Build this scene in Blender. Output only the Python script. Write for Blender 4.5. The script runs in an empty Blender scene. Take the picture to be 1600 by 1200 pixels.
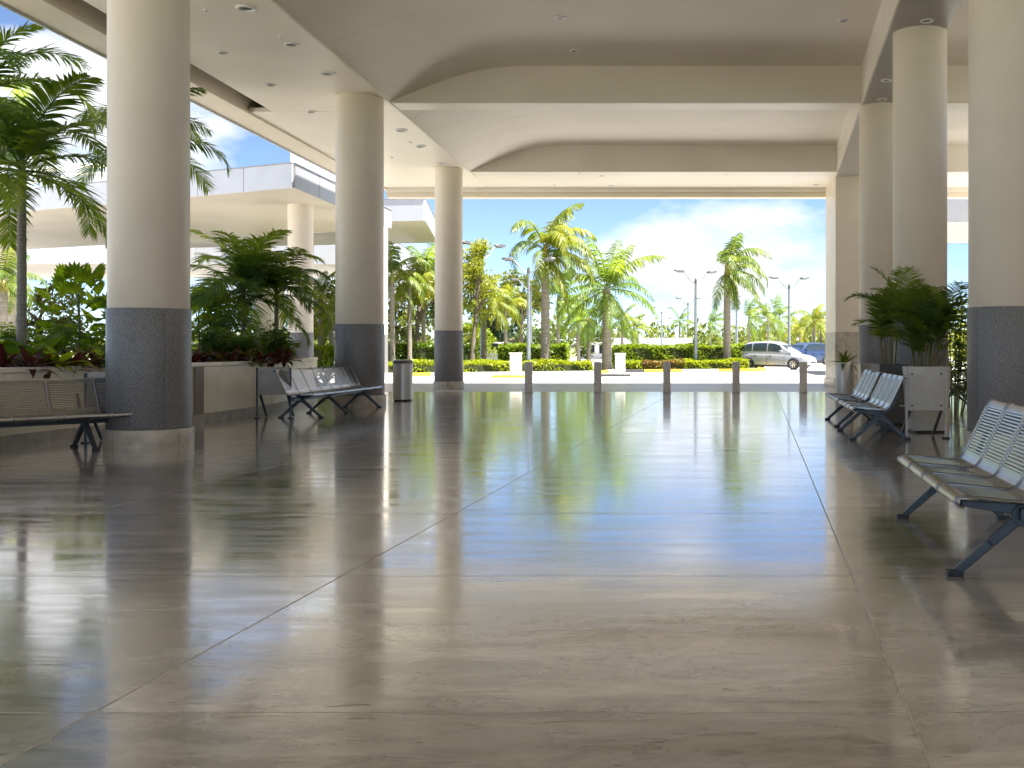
import bpy, math, random
from mathutils import Vector, Matrix, Euler

# ------------------------------------------------------------------ camera, sky, sun, exposure
sc = bpy.context.scene
COL = sc.collection
PI = math.pi
CLX, CLY = 5.8, 7.6
FPX, VX, VY, CAMH = 1650.0, 1052.0, 542.0, 1.25      # focal length and vanishing point of the photograph

cam_d = bpy.data.cameras.new('camera')
cam_d.sensor_width = 36.0
cam_d.lens = 36.0 * FPX / 1600.0
cam_d.shift_x = -(VX - 800.0) / 1600.0
cam_d.shift_y = -(600.0 - VY) / 1600.0
cam_d.clip_start = 0.05
cam_d.clip_end = 6000
cam = bpy.data.objects.new('camera', cam_d)
cam.location = (0, 0, CAMH)
cam.rotation_euler = (PI / 2, 0, 0)
COL.objects.link(cam)
sc.camera = cam

SUN_EL = math.radians(69)
SUN_AZ = math.atan2(0.93, -0.36)                     # from +Y towards +X: the sun stands right of and a little behind the camera
sun_dir = Vector((math.cos(SUN_EL) * math.sin(SUN_AZ), math.cos(SUN_EL) * math.cos(SUN_AZ), math.sin(SUN_EL)))
sun_d = bpy.data.lights.new('sun', 'SUN')
sun_d.energy = 5.0
sun_d.angle = math.radians(0.55)
sun_d.color = (1.0, 0.962, 0.905)
sun = bpy.data.objects.new('sun', sun_d)
sun.rotation_euler = (-sun_dir).to_track_quat('-Z', 'Y').to_euler()
sun.location = (20, -8, 40)
COL.objects.link(sun)

world = bpy.data.worlds.new('World')
sc.world = world
world.use_nodes = True
wn, wl = world.node_tree.nodes, world.node_tree.links
wn.clear()
w_out = wn.new('ShaderNodeOutputWorld')
w_bg = wn.new('ShaderNodeBackground')
w_bg.inputs['Strength'].default_value = 0.050
sky = wn.new('ShaderNodeTexSky')
sky.sky_type = 'NISHITA'
sky.sun_disc = False
sky.sun_elevation = SUN_EL
sky.sun_rotation = SUN_AZ
sky.air_density = 0.50
sky.dust_density = 0.03
sky.ozone_density = 2.0
tc = wn.new('ShaderNodeTexCoord')
sep = wn.new('ShaderNodeSeparateXYZ')
wl.new(tc.outputs['Generated'], sep.inputs[0])
# cloud masses scattered evenly over the whole sky
mp = wn.new('ShaderNodeMapping'); mp.inputs['Location'].default_value = (CLX, CLY, 0.0); mp.inputs['Scale'].default_value = (1.0, 1.0, 2.3)
wl.new(tc.outputs['Generated'], mp.inputs[0])
cn = wn.new('ShaderNodeTexNoise'); cn.inputs['Scale'].default_value = 4.2; cn.inputs['Detail'].default_value = 10; cn.inputs['Roughness'].default_value = 0.55
wl.new(mp.outputs[0], cn.inputs['Vector'])
cr = wn.new('ShaderNodeValToRGB')
cr.color_ramp.elements[0].position = 0.495; cr.color_ramp.elements[0].color = (0, 0, 0, 1)
cr.color_ramp.elements[1].position = 0.635; cr.color_ramp.elements[1].color = (1, 1, 1, 1)
wl.new(cn.outputs[0], cr.inputs[0])
# clouds only above the horizon
hz = wn.new('ShaderNodeMapRange'); hz.inputs['From Min'].default_value = 0.0; hz.inputs['From Max'].default_value = 0.05
wl.new(sep.outputs['Z'], hz.inputs[0])
cm = wn.new('ShaderNodeMath'); cm.operation = 'MULTIPLY'
wl.new(cr.outputs[0], cm.inputs[0]); wl.new(hz.outputs[0], cm.inputs[1])
wmix = wn.new('ShaderNodeMixRGB')
wmix.inputs[2].default_value = (4.9, 5.0, 5.1, 1)
wl.new(cm.outputs[0], wmix.inputs[0]); wl.new(sky.outputs[0], wmix.inputs[1])
wl.new(wmix.outputs[0], w_bg.inputs['Color']); wl.new(w_bg.outputs[0], w_out.inputs['Surface'])

sc.view_settings.view_transform = 'Standard'
sc.view_settings.look = 'None'
sc.view_settings.gamma = 1.0
sc.view_settings.exposure = 2.32
sc.view_settings.use_curve_mapping = False
sc.render.engine = 'CYCLES'
sc.cycles.use_denoising = True
sc.cycles.max_bounces = 10
sc.cycles.diffuse_bounces = 7
sc.cycles.glossy_bounces = 4
sc.cycles.transmission_bounces = 5
sc.cycles.transparent_max_bounces = 10
sc.cycles.sample_clamp_indirect = 8.0
sc.cycles.caustics_reflective = False
sc.cycles.caustics_refractive = False

rnd = random.Random(7)



def at(px, py, D):
    """world point seen at photograph pixel (px, py) when it stands D metres in front of the camera"""
    return Vector(((px - VX) * D / FPX, D, CAMH - (py - VY) * D / FPX))


def gx(px, D):
    return (px - VX) * D / FPX


# ------------------------------------------------------------------ materials
def mat(name, col, rough=0.6, metal=0.0, var=None, vscale=3.0, stretch=(1, 1, 1), bump=0.0, bscale=20.0, spec=0.5,
        coords='Object', rvar=0.0, detail=5, objvar=0.0):
    m = bpy.data.materials.new(name); m.use_nodes = True
    n, l = m.node_tree.nodes, m.node_tree.links
    b = n['Principled BSDF']
    b.inputs['Base Color'].default_value = (*col, 1)
    b.inputs['Roughness'].default_value = rough
    b.inputs['Metallic'].default_value = metal
    b.inputs['Specular IOR Level'].default_value = spec
    t = n.new('ShaderNodeTexCoord'); mpn = n.new('ShaderNodeMapping')
    mpn.inputs['Scale'].default_value = stretch
    if coords == 'World':
        g = n.new('ShaderNodeNewGeometry'); l.new(g.outputs['Position'], mpn.inputs[0])
    else:
        l.new(t.outputs[coords], mpn.inputs[0])
    last = None
    if var is not None:
        no = n.new('ShaderNodeTexNoise'); no.inputs['Scale'].default_value = vscale; no.inputs['Detail'].default_value = detail
        l.new(mpn.outputs[0], no.inputs['Vector'])
        ra = n.new('ShaderNodeValToRGB')
        ra.color_ramp.elements[0].position = 0.32; ra.color_ramp.elements[0].color = (*col, 1)
        ra.color_ramp.elements[1].position = 0.68; ra.color_ramp.elements[1].color = (*var, 1)
        l.new(no.outputs[0], ra.inputs[0])
        last = ra.outputs[0]
        if rvar:
            mr = n.new('ShaderNodeMapRange')
            mr.inputs['To Min'].default_value = max(0.02, rough - rvar); mr.inputs['To Max'].default_value = rough + rvar
            l.new(no.outputs[0], mr.inputs[0]); l.new(mr.outputs[0], b.inputs['Roughness'])
    if objvar:
        oi = n.new('ShaderNodeObjectInfo'); hs = n.new('ShaderNodeHueSaturation')
        mr = n.new('ShaderNodeMapRange'); mr.inputs['To Min'].default_value = 1 - objvar; mr.inputs['To Max'].default_value = 1 + objvar
        l.new(oi.outputs['Random'], mr.inputs[0]); l.new(mr.outputs[0], hs.inputs['Value'])
        if last is None:
            hs.inputs['Color'].default_value = (*col, 1)
        else:
            l.new(last, hs.inputs['Color'])
        last = hs.outputs[0]
    if last is not None:
        l.new(last, b.inputs['Base Color'])
    if bump:
        nb = n.new('ShaderNodeTexNoise'); nb.inputs['Scale'].default_value = bscale; nb.inputs['Detail'].default_value = 4
        l.new(mpn.outputs[0], nb.inputs['Vector'])
        bp = n.new('ShaderNodeBump'); bp.inputs['Strength'].default_value = bump; bp.inputs['Distance'].default_value = 0.02
        l.new(nb.outputs[0], bp.inputs['Height']); l.new(bp.outputs[0], b.inputs['Normal'])
    return m


def leaf_mat(name, c0, c1, trans=0.4, rough=0.42, vscale=2.5, tcol=None):
    """two-sided leaf: glossy diffuse front mixed with light shining through"""
    m = bpy.data.materials.new(name); m.use_nodes = True
    n, l = m.node_tree.nodes, m.node_tree.links
    b = n['Principled BSDF']; out = n['Material Output']
    b.inputs['Roughness'].default_value = rough
    b.inputs['Specular IOR Level'].default_value = 0.4
    t = n.new('ShaderNodeTexCoord'); no = n.new('ShaderNodeTexNoise'); no.inputs['Scale'].default_value = vscale; no.inputs['Detail'].default_value = 3
    l.new(t.outputs['Object'], no.inputs['Vector'])
    oi = n.new('ShaderNodeObjectInfo')
    ad = n.new('ShaderNodeMath'); ad.operation = 'ADD'
    mr = n.new('ShaderNodeMapRange'); mr.inputs['To Min'].default_value = -0.16; mr.inputs['To Max'].default_value = 0.16
    l.new(oi.outputs['Random'], mr.inputs[0]); l.new(no.outputs[0], ad.inputs[0]); l.new(mr.outputs[0], ad.inputs[1])
    ra = n.new('ShaderNodeValToRGB')
    ra.color_ramp.elements[0].position = 0.3; ra.color_ramp.elements[0].color = (*c0, 1)
    ra.color_ramp.elements[1].position = 0.7; ra.color_ramp.elements[1].color = (*c1, 1)
    l.new(ad.outputs[0], ra.inputs[0]); l.new(ra.outputs[0], b.inputs['Base Color'])
    tr = n.new('ShaderNodeBsdfTranslucent'); mx = n.new('ShaderNodeMixShader'); mx.inputs[0].default_value = trans
    gm = n.new('ShaderNodeMixRGB'); gm.blend_type = 'MULTIPLY'; gm.inputs[0].default_value = 1.0
    gm.inputs[2].default_value = (*(tcol or (1.9, 1.7, 0.5)), 1)
    l.new(ra.outputs[0], gm.inputs[1]); l.new(gm.outputs[0], tr.inputs[0])
    l.new(b.outputs[0], mx.inputs[1]); l.new(tr.outputs[0], mx.inputs[2]); l.new(mx.outputs[0], out.inputs['Surface'])
    return m


def floor_material():
    m = bpy.data.materials.new('polished_stone'); m.use_nodes = True
    n, l = m.node_tree.nodes, m.node_tree.links
    b = n['Principled BSDF']
    g = n.new('ShaderNodeNewGeometry')
    oi = n.new('ShaderNodeObjectInfo')
    off = n.new('ShaderNodeVectorMath'); off.operation = 'SCALE'; off.inputs['Scale'].default_value = 9.0
    rv = n.new('ShaderNodeCombineXYZ'); l.new(oi.outputs['Random'], rv.inputs[2])
    l.new(rv.outputs[0], off.inputs[0])
    add = n.new('ShaderNodeVectorMath'); add.operation = 'ADD'
    l.new(g.outputs['Position'], add.inputs[0]); l.new(off.outputs[0], add.inputs[1])
    def noise(scale, stretch, detail, rough=0.6, src=add):
        mpn = n.new('ShaderNodeMapping'); mpn.inputs['Scale'].default_value = stretch
        l.new(src.outputs[0], mpn.inputs[0])
        no = n.new('ShaderNodeTexNoise'); no.inputs['Scale'].default_value = scale; no.inputs['Detail'].default_value = detail
        no.inputs['Roughness'].default_value = rough; no.inputs['Distortion'].default_value = 0.6
        l.new(mpn.outputs[0], no.inputs['Vector'])
        return no
    a = noise(1.0, (1.1, 2.5, 1), 10, 0.66)       # travertine bands running across
    c = noise(1.0, (2.6, 9, 1), 7, 0.72)         # fine veins
    r1 = n.new('ShaderNodeValToRGB')
    e = r1.color_ramp.elements
    e[0].position = 0.35; e[0].color = (0.215, 0.190, 0.163, 1)
    e[1].position = 0.66; e[1].color = (0.53, 0.48, 0.42, 1)
    k = r1.color_ramp.elements.new(0.5); k.color = (0.35, 0.308, 0.262, 1)
    l.new(a.outputs[0], r1.inputs[0])
    r2 = n.new('ShaderNodeValToRGB')
    r2.color_ramp.elements[0].position = 0.36; r2.color_ramp.elements[0].color = (0.42, 0.40, 0.38, 1)
    r2.color_ramp.elements[1].position = 0.47; r2.color_ramp.elements[1].color = (1, 1, 1, 1)
    l.new(c.outputs[0], r2.inputs[0])
    mu = n.new('ShaderNodeMixRGB'); mu.blend_type = 'MULTIPLY'; mu.inputs[0].default_value = 0.7
    l.new(r1.outputs[0], mu.inputs[1]); l.new(r2.outputs[0], mu.inputs[2])
    # rare dark pits
    p = noise(1.0, (5, 16, 1), 3, 0.5)
    r3 = n.new('ShaderNodeValToRGB')
    r3.color_ramp.elements[0].position = 0.27; r3.color_ramp.elements[0].color = (0.18, 0.16, 0.15, 1)
    r3.color_ramp.elements[1].position = 0.30; r3.color_ramp.elements[1].color = (1, 1, 1, 1)
    l.new(p.outputs[0], r3.inputs[0])
    mu2 = n.new('ShaderNodeMixRGB'); mu2.blend_type = 'MULTIPLY'; mu2.inputs[0].default_value = 1
    l.new(mu.outputs[0], mu2.inputs[1]); l.new(r3.outputs[0], mu2.inputs[2])
    hs = n.new('ShaderNodeHueSaturation'); mr = n.new('ShaderNodeMapRange')
    mr.inputs['To Min'].default_value = 0.86; mr.inputs['To Max'].default_value = 1.12
    l.new(oi.outputs['Random'], mr.inputs[0]); l.new(mr.outputs[0], hs.inputs['Value']); l.new(mu2.outputs[0], hs.inputs['Color'])
    l.new(hs.outputs[0], b.inputs['Base Color'])
    # polish: worn in bands
    w = noise(1.0, (0.9, 4.5, 1), 7, 0.66)
    rr = n.new('ShaderNodeMapRange'); rr.inputs['From Min'].default_value = 0.36; rr.inputs['From Max'].default_value = 0.66
    rr.inputs['To Min'].default_value = 0.10; rr.inputs['To Max'].default_value = 0.27
    l.new(w.outputs[0], rr.inputs[0]); l.new(rr.outputs[0], b.inputs['Roughness'])
    b.inputs['IOR'].default_value = 1.9
    b.inputs['Coat Weight'].default_value = 1.0
    b.inputs['Coat IOR'].default_value = 2.0
    rc = n.new('ShaderNodeMapRange'); rc.inputs['From Min'].default_value = 0.36; rc.inputs['From Max'].default_value = 0.66
    rc.inputs['To Min'].default_value = 0.055; rc.inputs['To Max'].default_value = 0.16
    l.new(w.outputs[0], rc.inputs[0]); l.new(rc.outputs[0], b.inputs['Coat Roughness'])
    bn = noise(1.0, (0.55, 3.2, 1), 6, 0.62)
    bp = n.new('ShaderNodeBump'); bp.inputs['Strength'].default_value = 0.06; bp.inputs['Distance'].default_value = 0.02
    l.new(bn.outputs[0], bp.inputs['Height']); l.new(bp.outputs[0], b.inputs['Normal']); l.new(bp.outputs[0], b.inputs['Coat Normal'])
    return m


M = {}
M['floor'] = floor_material()
M['grout'] = mat('pale_grout', (0.50, 0.46, 0.40), 0.6)
M['cream'] = mat('cream_paint', (0.76, 0.68, 0.56), 0.42, var=(0.71, 0.63, 0.515), vscale=1.2, bump=0.03, bscale=60)
M['ceil'] = mat('ceiling_paint', (0.76, 0.71, 0.62), 0.55, var=(0.69, 0.64, 0.55), vscale=0.5, stretch=(1, 1, 1), bump=0.25, bscale=0.9, coords='World')
M['soffit'] = mat('soffit_paint', (0.86, 0.80, 0.69), 0.36, var=(0.79, 0.73, 0.62), vscale=0.45, bump=0.35, bscale=0.8, coords='World')
M['beam'] = mat('beam_paint', (0.74, 0.67, 0.54), 0.5, var=(0.68, 0.61, 0.485), vscale=0.8, coords='World')
M['beamside'] = mat('beam_pale_paint', (0.80, 0.755, 0.66), 0.4, var=(0.74, 0.69, 0.60), vscale=0.8, coords='World')
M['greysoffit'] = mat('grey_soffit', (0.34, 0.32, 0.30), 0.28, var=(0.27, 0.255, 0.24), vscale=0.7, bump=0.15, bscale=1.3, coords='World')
M['granite'] = mat('grey_granite', (0.095, 0.091, 0.092), 0.40, var=(0.24, 0.232, 0.228), vscale=70, bump=0.05, bscale=90, detail=3, objvar=0.08, rvar=0.06)
M['plinth'] = mat('travertine_plinth', (0.55, 0.50, 0.42), 0.4, var=(0.36, 0.31, 0.24), vscale=6, bump=0.15, bscale=30, objvar=0.08)
M['planter'] = mat('planter_stone', (0.80, 0.73, 0.60), 0.38, var=(0.72, 0.65, 0.52), vscale=2.2, bump=0.04, bscale=40, objvar=0.05)
M['recess_shade'] = mat('planter_recess_shade', (0.22, 0.20, 0.17), 0.6)
M['skirt'] = mat('planter_skirting', (0.46, 0.42, 0.36), 0.45, var=(0.30, 0.26, 0.2), vscale=5, bump=0.1)
M['soil'] = mat('soil', (0.035, 0.025, 0.018), 0.95, var=(0.06, 0.045, 0.03), vscale=8, bump=0.8, bscale=14)
M['steel'] = mat('brushed_steel', (0.41, 0.41, 0.405), 0.25, 1.0, var=(0.31, 0.31, 0.305), vscale=6, stretch=(1, 12, 1), rvar=0.05)
M['steel_dark'] = mat('dark_steel', (0.16, 0.155, 0.15), 0.35, 0.9, var=(0.10, 0.10, 0.10), vscale=5)
M['legmetal'] = mat('blue_grey_cast_metal', (0.075, 0.092, 0.105), 0.42, 0.55, var=(0.055, 0.068, 0.08), vscale=9, bump=0.04, bscale=50)
M['footpad'] = mat('black_foot_pad', (0.02, 0.025, 0.03), 0.5)
M['rustwhite'] = mat('white_rust_paint', (0.66, 0.66, 0.64), 0.4, var=(0.60, 0.585, 0.55), vscale=9, bump=0.05)
M['bronze'] = mat('brown_grey_panel', (0.34, 0.315, 0.27), 0.38, 0.5, var=(0.28, 0.255, 0.21), vscale=4)
M['binsteel'] = mat('bin_steel', (0.62, 0.60, 0.57), 0.42, 0.6, var=(0.54, 0.52, 0.49), vscale=3, stretch=(10, 10, 0.6))
M['darkbox'] = mat('dark_planter_box', (0.11, 0.11, 0.115), 0.45, var=(0.085, 0.085, 0.09), vscale=4)
M['palebox'] = mat('pale_planter_box', (0.55, 0.55, 0.53), 0.45, var=(0.48, 0.48, 0.46), vscale=4)
M['concrete'] = mat('apron_concrete', (0.50, 0.48, 0.46), 0.36, var=(0.42, 0.405, 0.385), rvar=0.08, vscale=0.9, bump=0.1, bscale=30, coords='World')
M['asphalt'] = mat('sun_bleached_road', (0.40, 0.385, 0.36), 0.85, var=(0.46, 0.445, 0.42), vscale=0.5, bump=0.2, bscale=60, coords='World')
M['earth'] = mat('dry_grass_ground', (0.10, 0.13, 0.035), 0.95, var=(0.20, 0.19, 0.09), vscale=0.25, bump=0.4, bscale=8, coords='World')
M['bollard'] = mat('grey_stone_post', (0.70, 0.675, 0.63), 0.6, var=(0.60, 0.575, 0.54), vscale=9, bump=0.1, bscale=60, objvar=0.06)
M['kerb'] = mat('white_kerb', (0.50, 0.48, 0.45), 0.8, var=(0.42, 0.40, 0.37), vscale=3, bump=0.15, objvar=0.06)
M['kerby'] = mat('yellow_kerb_paint', (0.72, 0.46, 0.03), 0.6, var=(0.62, 0.38, 0.03), vscale=4, bump=0.1, objvar=0.06)
M['kerbk'] = mat('black_kerb_paint', (0.04, 0.04, 0.04), 0.6, var=(0.07, 0.065, 0.06), vscale=4)
M['pole'] = mat('galvanised_pole', (0.33, 0.36, 0.39), 0.38, 0.75, var=(0.27, 0.30, 0.33), vscale=4)
M['lamphead'] = mat('lamp_head_grey', (0.09, 0.088, 0.085), 0.45, 0.3)
M['lens'] = mat('lamp_lens', (0.30, 0.31, 0.33), 0.15)
M['fascia'] = mat('white_fascia', (0.56, 0.57, 0.61), 0.32, var=(0.52, 0.53, 0.57), vscale=1.5, objvar=0.04)
M['canopy_soffit'] = mat('tan_canopy_soffit', (0.50, 0.45, 0.37), 0.45, var=(0.44, 0.395, 0.32), vscale=0.4, coords='World', bump=0.2, bscale=0.9)
M['fascia_grey'] = mat('grey_fascia', (0.33, 0.335, 0.345), 0.38, var=(0.29, 0.295, 0.305), vscale=1.5, objvar=0.05)
M['whitemetal'] = mat('white_metal', (0.78, 0.78, 0.77), 0.35)
M['trunk'] = mat('palm_trunk', (0.30, 0.265, 0.225), 0.85, var=(0.19, 0.165, 0.14), vscale=3, stretch=(0.6, 0.6, 7), bump=0.5, bscale=5)
M['trunk_smooth'] = mat('smooth_ringed_trunk', (0.27, 0.25, 0.22), 0.7, var=(0.17, 0.15, 0.125), vscale=4, stretch=(0.3, 0.3, 8), bump=0.35, bscale=5)
M['bark'] = mat('tree_bark', (0.22, 0.18, 0.14), 0.9, var=(0.13, 0.105, 0.08), vscale=5, bump=0.5, bscale=9)
M['shaft'] = mat('green_crownshaft', (0.17, 0.23, 0.05), 0.4, var=(0.27, 0.24, 0.06), vscale=3)
M['shaft_y'] = mat('orange_crownshaft', (0.36, 0.25, 0.07), 0.5, var=(0.22, 0.22, 0.05), vscale=3)
M['stem'] = mat('plant_stem', (0.10, 0.14, 0.03), 0.5, var=(0.16, 0.13, 0.05), vscale=6)
M['palm_g'] = leaf_mat('palm_green', (0.060, 0.120, 0.022), (0.155, 0.225, 0.040), 0.56)
M['palm_d'] = leaf_mat('palm_dark', (0.052, 0.108, 0.024), (0.135, 0.205, 0.040), 0.54)
M['palm_y'] = leaf_mat('palm_yellow_green', (0.100, 0.150, 0.020), (0.230, 0.250, 0.032), 0.44)
M['palm_m'] = leaf_mat('palm_mid_green', (0.065, 0.125, 0.024), (0.165, 0.205, 0.034), 0.42)
M['lime'] = leaf_mat('lime_leaf', (0.110, 0.200, 0.018), (0.260, 0.360, 0.034), 0.62)
M['broad'] = leaf_mat('broad_leaf', (0.060, 0.140, 0.028), (0.135, 0.225, 0.042), 0.58, 0.3)
M['shrubg'] = leaf_mat('shrub_leaf', (0.055, 0.120, 0.024), (0.170, 0.250, 0.050), 0.56, 0.35, 5)
M['redleaf'] = leaf_mat('burgundy_leaf', (0.045, 0.014, 0.014), (0.115, 0.036, 0.024), 0.34, 0.35, 3, (1.8, 0.8, 0.6))
M['croton'] = leaf_mat('croton_leaf', (0.13, 0.045, 0.02), (0.20, 0.20, 0.03), 0.3, 0.4, 1.6, (1.6, 1.0, 0.4))
M['bronzeleaf'] = leaf_mat('bronze_leaf', (0.055, 0.040, 0.018), (0.12, 0.12, 0.03), 0.35, 0.35, 3)
M['hedge'] = leaf_mat('hedge_leaf', (0.070, 0.135, 0.012), (0.190, 0.260, 0.020), 0.40, 0.45, 3)
M['hedgey'] = leaf_mat('bright_hedge_leaf', (0.150, 0.210, 0.010), (0.300, 0.345, 0.015), 0.40, 0.45, 3)
M['tree'] = leaf_mat('tree_leaf', (0.060, 0.100, 0.022), (0.150, 0.170, 0.035), 0.38, 0.45, 0.8)
M['treey'] = leaf_mat('golden_tree_leaf', (0.100, 0.150, 0.022), (0.225, 0.250, 0.035), 0.44, 0.45, 0.8)
M['treed'] = leaf_mat('dark_tree_leaf', (0.020, 0.050, 0.018), (0.055, 0.090, 0.028), 0.28, 0.45, 0.8)
M['core'] = mat('hedge_twigs', (0.030, 0.040, 0.012), 0.95)
M['carpaint'] = mat('silver_car_paint', (0.38, 0.39, 0.42), 0.24, 0.5)
M['carred'] = mat('red_car_paint', (0.42, 0.03, 0.03), 0.25)
M['carblue'] = mat('dark_blue_car_paint', (0.03, 0.05, 0.11), 0.22, 0.2)
M['cargrey'] = mat('pale_car_paint', (0.60, 0.61, 0.62), 0.25, 0.1)
M['carglass'] = mat('tinted_car_glass', (0.018, 0.028, 0.035), 0.06, 0.0, spec=0.8)
M['tyre'] = mat('tyre_rubber', (0.018, 0.018, 0.019), 0.8)
M['rim'] = mat('alloy_rim', (0.55, 0.55, 0.56), 0.28, 0.9)
M['blackplastic'] = mat('black_plastic', (0.022, 0.022, 0.024), 0.5)
M['headlight'] = mat('headlight_glass', (0.70, 0.71, 0.72), 0.12, 0.3)
M['taillight'] = mat('red_tail_light', (0.40, 0.02, 0.02), 0.2)
M['hill'] = mat('hazy_hill', (0.10, 0.135, 0.12), 0.95, var=(0.075, 0.11, 0.085), vscale=0.02, coords='World')
M['wallbrown'] = mat('tan_wall', (0.58, 0.51, 0.41), 0.7, var=(0.50, 0.44, 0.35), vscale=1.0)
M['wallwhite'] = mat('white_wall', (0.70, 0.70, 0.68), 0.6, var=(0.63, 0.63, 0.61), vscale=0.6)
gl = bpy.data.materials.new('pale_blue_glass'); gl.use_nodes = True
_n, _l = gl.node_tree.nodes, gl.node_tree.links
_b = _n['Principled BSDF']; _b.inputs['Base Color'].default_value = (0.85, 0.93, 0.98, 1); _b.inputs['Roughness'].default_value = 0.05
_t = _n.new('ShaderNodeBsdfTransparent'); _t.inputs[0].default_value = (0.86, 0.93, 0.97, 1); _m = _n.new('ShaderNodeMixShader'); _m.inputs[0].default_value = 0.35
_l.new(_t.outputs[0], _m.inputs[1]); _l.new(_b.outputs[0], _m.inputs[2]); _l.new(_m.outputs[0], _n['Material Output'].inputs['Surface'])
M['glass'] = gl


# ------------------------------------------------------------------ mesh helpers
def tag(o, label=None, cat=None, group=None, kind=None):
    if label: o['label'] = label
    if cat: o['category'] = cat
    if group: o['group'] = group
    if kind: o['kind'] = kind
    return o


def empty(name, loc=(0, 0, 0), rz=0.0, parent=None):
    o = bpy.data.objects.new(name, None)
    o.empty_display_size = 0.2
    o.location = loc; o.rotation_euler = (0, 0, rz)
    COL.objects.link(o)
    if parent: o.parent = parent
    return o


def place(name, mesh, parent=None, loc=(0, 0, 0), rot=(0, 0, 0), scale=None):
    o = bpy.data.objects.new(name, mesh)
    o.location = loc; o.rotation_euler = rot
    if scale is not None:
        o.scale = (scale,) * 3 if isinstance(scale, (int, float)) else scale
    COL.objects.link(o)
    if parent: o.parent = parent
    return o


def copy_tree(o, parent=None):
    c = o.copy(); COL.objects.link(c); c.parent = parent
    for ch in o.children:
        copy_tree(ch, c)
    return c


class MB:
    def __init__(s):
        s.v, s.f = [], []

    def add(s, vs, fs):
        o = len(s.v); s.v += [tuple(p) for p in vs]; s.f += [tuple(i + o for i in f) for f in fs]
        return s

    def box(s, x0, x1, y0, y1, z0, z1):
        return s.add([(x0, y0, z0), (x1, y0, z0), (x1, y1, z0), (x0, y1, z0), (x0, y0, z1), (x1, y0, z1), (x1, y1, z1), (x0, y1, z1)],
                     [(0, 3, 2, 1), (4, 5, 6, 7), (0, 1, 5, 4), (1, 2, 6, 5), (2, 3, 7, 6), (3, 0, 4, 7)])

    def bar(s, p, q, w, h, up=(0, 0, 1), w2=None, h2=None):
        p, q = Vector(p), Vector(q); d = (q - p).normalized(); u = Vector(up)
        a = d.cross(u)
        if a.length < 1e-4: a = d.cross(Vector((1, 0, 0)))
        a.normalize(); b = a.cross(d)
        w2 = w if w2 is None else w2; h2 = h if h2 is None else h2
        vs = []
        for c, ww, hh in ((p, w, h), (q, w2, h2)):
            for i, j in ((-1, -1), (1, -1), (1, 1), (-1, 1)):
                vs.append(c + a * (i * ww / 2) + b * (j * hh / 2))
        return s.add(vs, [(0, 1, 2, 3), (7, 6, 5, 4), (0, 4, 5, 1), (1, 5, 6, 2), (2, 6, 7, 3), (3, 7, 4, 0)])

    def tube(s, pts, rs, n=8, cap=True):
        pts = [Vector(p) for p in pts]
        if isinstance(rs, (int, float)): rs = [rs] * len(pts)
        vs, fs = [], []
        ref = Vector((0.13, 0.97, 0.2))
        for i, p in enumerate(pts):
            d = (pts[min(i + 1, len(pts) - 1)] - pts[max(i - 1, 0)]).normalized()
            a = d.cross(ref)
            if a.length < 1e-3: a = d.cross(Vector((1, 0, 0)))
            a.normalize(); b = d.cross(a)
            for k in range(n):
                t = 2 * PI * k / n
                vs.append(p + (a * math.cos(t) + b * math.sin(t)) * rs[i])
        for i in range(len(pts) - 1):
            for k in range(n):
                fs.append((i * n + k, i * n + (k + 1) % n, (i + 1) * n + (k + 1) % n, (i + 1) * n + k))
        if cap:
            fs.append(tuple(range(n))); o = (len(pts) - 1) * n
            fs.append(tuple(o + n - 1 - k for k in range(n)))
        return s.add(vs, fs)

    def lathe(s, prof, n=32, c=(0, 0, 0), a0=0.0, a1=2 * PI):
        full = abs(a1 - a0 - 2 * PI) < 1e-6
        m = n if full else n + 1
        vs, fs = [], []
        for r, z in prof:
            for k in range(m):
                t = a0 + (a1 - a0) * k / n
                vs.append((c[0] + r * math.cos(t), c[1] + r * math.sin(t), c[2] + z))
        for i in range(len(prof) - 1):
            for k in range(n):
                k2 = (k + 1) % m
                fs.append((i * m + k, i * m + k2, (i + 1) * m + k2, (i + 1) * m + k))
        return s.add(vs, fs)

    def prism(s, poly, z0, z1):
        n = len(poly)
        vs = [(x, y, z0) for x, y in poly] + [(x, y, z1) for x, y in poly]
        fs = [tuple(range(n - 1, -1, -1)), tuple(range(n, 2 * n))] + [(i, (i + 1) % n, n + (i + 1) % n, n + i) for i in range(n)]
        return s.add(vs, fs)

    def mesh(s, name, m=None, smooth=None):
        me = bpy.data.meshes.new(name)
        me.from_pydata(s.v, [], s.f)
        if m: me.materials.append(M[m] if isinstance(m, str) else m)
        if smooth is not None:
            me.polygons.foreach_set('use_smooth', [True] * len(me.polygons))
            me.set_sharp_from_angle(angle=math.radians(smooth))
        me.update()
        return me

    def build(s, name, m, parent=None, smooth=None, bevel=0.0, loc=(0, 0, 0), rot=(0, 0, 0)):
        o = place(name, s.mesh(name, m, smooth), parent, loc, rot)
        if bevel: add_bevel(o, bevel)
        return o


def add_bevel(o, w, seg=2):
    b = o.modifiers.new('edge', 'BEVEL'); b.width = w; b.segments = seg; b.limit_method = 'ANGLE'; b.angle_limit = math.radians(40)


def struct(name, mb, m, smooth=None, parent=None, bevel=0.0):
    o = mb.build(name, m, parent, smooth, bevel)
    if parent is None: o['kind'] = 'structure'
    return o


# ------------------------------------------------------------------ the setting: ground, floor, road
struct('ground', MB().prism([(-900, -60), (900, -60), (900, 2500), (-900, 2500)], -0.3, -0.085), 'earth')
struct('road', MB().prism([(-160, 37), (160, 37), (160, 130), (-160, 130)], -0.084, -0.045), 'asphalt')
struct('pavement', MB().prism([(-60, -14), (60, -14), (60, 37.2), (-60, 37.2)], -0.2, -0.022), 'concrete')

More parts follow.
